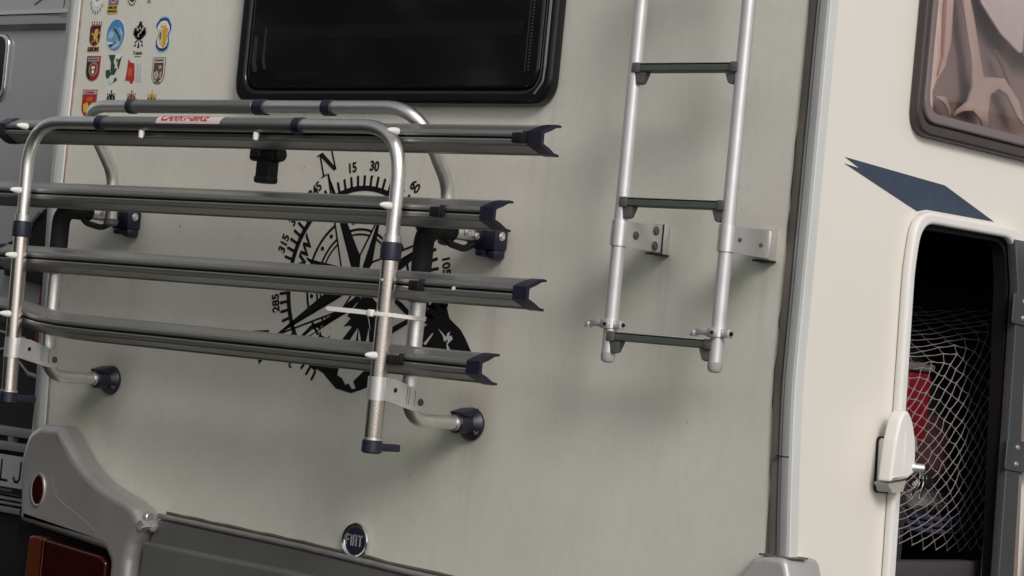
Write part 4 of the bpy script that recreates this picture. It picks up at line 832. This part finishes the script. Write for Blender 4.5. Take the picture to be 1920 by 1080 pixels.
def key(p, ang, L=.045):
    p = Vector(p); m_ = plate([ellipse(0, 0, .009, .009, 18), ellipse(0, .003, .0035, .0035, 12)], 'S', 0, .0018); m2 = plate([(-.003, -.008), (.003, -.008), (.003, -L+.004), (0, -L), (-.003, -L+.002), (-.0045, -L+.008), (-.003, -L+.012), (-.0045, -L+.018), (-.003, -L+.022)], 'S', .0002, .0016)
    me = join([m_, m2]); me.transform(Matrix.Translation(p) @ Matrix.Rotation(ang, 4, 'X')); return me
link('key', key((1.178, .352, 1.382), -.75), MT['chrome'], kb)
link('key', key((1.183, .358, 1.382), -.35, .04), MT['chrome'], kb)
link('key', key((1.175, .357, 1.384), -1.1, .035), MT['plate'], kb)
link('ring', tube([(1.178, .356+.010*math.cos(a), 1.390+.010*math.sin(a)) for a in [2*math.pi*k/20 for k in range(21)]], .001, 6, cap=False), MT['chrome'], kb)
link('fob', plate(fillet([(.362, 1.395), (.385, 1.393), (.402, 1.378), (.395, 1.362), (.375, 1.366), (.364, 1.380)], .006), 'S', 1.165, 1.177, .003), MT['black'], kb)

# ------------------------------------------------------------------ the grey vehicle parked behind on the left
pv = thing('parked_camper', 'grey camper parked beyond the left edge, front end facing the viewer', 'camper', (-3.2, 2.0, 0))
Y0 = 1.0
bd_ = bmesh.new(); rows = []
zsn = [1.50, 1.55, 1.7, 1.9, 2.1, 2.3, 2.408, 2.412, 2.425, 2.455, 2.470, 2.474, 2.7, 2.9]
ysn = [1.00, .985, .985, .985, .985, .985, .985, .978, .960, .957, .968, .985, 1.0, 1.05]
for z, y in zip(zsn, ysn):
    rows.append([bd_.verts.new((x, y+.35*max(0, (x+2.55)/.45)**3*.25, z+((-2.4-x)*.0))) for x in [-4.4, -3.6, -3.0, -2.75, -2.6, -2.5, -2.4, -2.3, -2.22]])
for a, b in zip(rows, rows[1:]):
    for k in range(len(a)-1): bd_.faces.new((a[k], a[k+1], b[k+1], b[k]))
bmesh.ops.recalc_face_normals(bd_, faces=bd_.faces)
fb = link('front_panel', frombm(bd_), MT['vanbody'], pv)
link('gutter_seam', box(-4.4, -2.23, .955, .9575, 2.4535, 2.456), MT['rubber'], fb)
link('panel_seam', join([tube(smoothpath([(-2.475, .984, 2.90), (-2.475, .984, 2.62), (-2.50, .984, 2.52), (-2.56, .984, 2.49)], .04), .0015, 6), tube([(-2.415, .985, 2.478), (-2.405, .985, 2.56), (-2.40, .99, 2.70)], .0012, 6)]), MT['rubber'], fb)
link('side_wall', box(-2.24, -2.22, 1.05, 5.0, .9, 2.9), MT['vanbody'], pv)
link('body_block', box(-4.4, -2.25, 1.10, 5.0, 1.0, 2.85), MT['vanbody'], pv)
nw = link('window', plate([rect(-3.6, -2.655, 2.185, 2.400, .045, 8), rect(-3.59, -2.672, 2.200, 2.386, .035, 8)], 'R', -.984, -.972, .004), MT['chrome'], pv, 'dark windscreen corner with a chrome surround')
link('pane', plate(rect(-3.59, -2.67, 2.198, 2.388, .036, 8), 'R', -.984, -.977), MT['gloss'], nw)
link('red_stripe', plate([(-2.377, 1.44), (-2.337, 1.44), (-2.330, 2.05), (-2.372, 2.05)], 'R', -.984, -.975), paint((.16, .012, .018)), pv)
link('side_mirror', plate(fillet([(-2.52, 1.74), (-2.46, 1.760), (-2.42, 1.772), (-2.385, 1.83), (-2.34, 1.86), (-2.33, 1.62), (-2.52, 1.64)], .012), 'R', -.97, -.94, .004), MT['rubber'], pv)
link('mirror_strut', tube([(-2.455, .935, 1.762), (-2.36, .935, 1.845)], .008, 10), MT['slat'], pv)
fr_ = link('grille', box(-4.4, -2.22, 1.00, 1.05, .55, 1.50), MT['vandark'], pv)
for x0, z0, x1, z1, r_ in [(-2.60, 1.51, -2.30, 1.500, .010), (-2.60, 1.47, -2.44, 1.452, .004), (-2.44, 1.452, -2.42, 1.40, .004), (-2.43, 1.40, -2.28, 1.385, .007), (-2.60, 1.40, -2.47, 1.43, .004), (-2.405, 1.345, -2.28, 1.33, .007), (-2.46, 1.38, -2.405, 1.345, .004)]:
    link('slat', tube([(x0, .985, z0), (x1, .985, z1)], r_, 10), MT['slat'], fr_)
for zc, hh, dd in [(1.163, .014, .97), (1.118, .013, .965), (.975, .004, .965), (.960, .005, .965), (.945, .004, .965), (.925, .009, .965)]:
    link('bumper_bar', box(-3.4, -2.25, dd, dd+.04, zc-hh, zc+hh, .003), MT['slat'], pv)
link('bumper_post', box(-2.462, -2.438, .975, 1.0, 1.125, 1.155, .003), MT['slat'], pv)
pl_ = link('number_plate', plate(rect(-2.86, -2.335, .995, 1.092, .006), 'R', -.965, -.958, .001), MT['platewhite'], pv, 'white number plate ending in the letters LJ')
link('plate_lettering', join(strokes(letter(-2.455, 1.015, .034, .060, [(0, 0, 0, 1), (0, 0, 1, 0)]) + letter(-2.392, 1.015, .032, .060, [(1, 1, 1, .2), (1, .2, .75, 0), (.75, 0, .3, 0), (.3, 0, .05, .2)]) + letter(-2.52, 1.015, .03, .06, [(1, 1, .5, 0)]), .0075, 'R', -.9575)), MT['vinyl'], pl_)
link('plate_frame_strip', join([box(-2.86, -2.335, .9535, .958, .978, .994)]), MT['vinyl'], pl_)
link('dealer_lettering', join([text('SERVICIO TALLER AUTO', .010, -2.44, .986, 'R', -.9530, 0, .0003)]), paint((.16, .16, .16)), pl_)
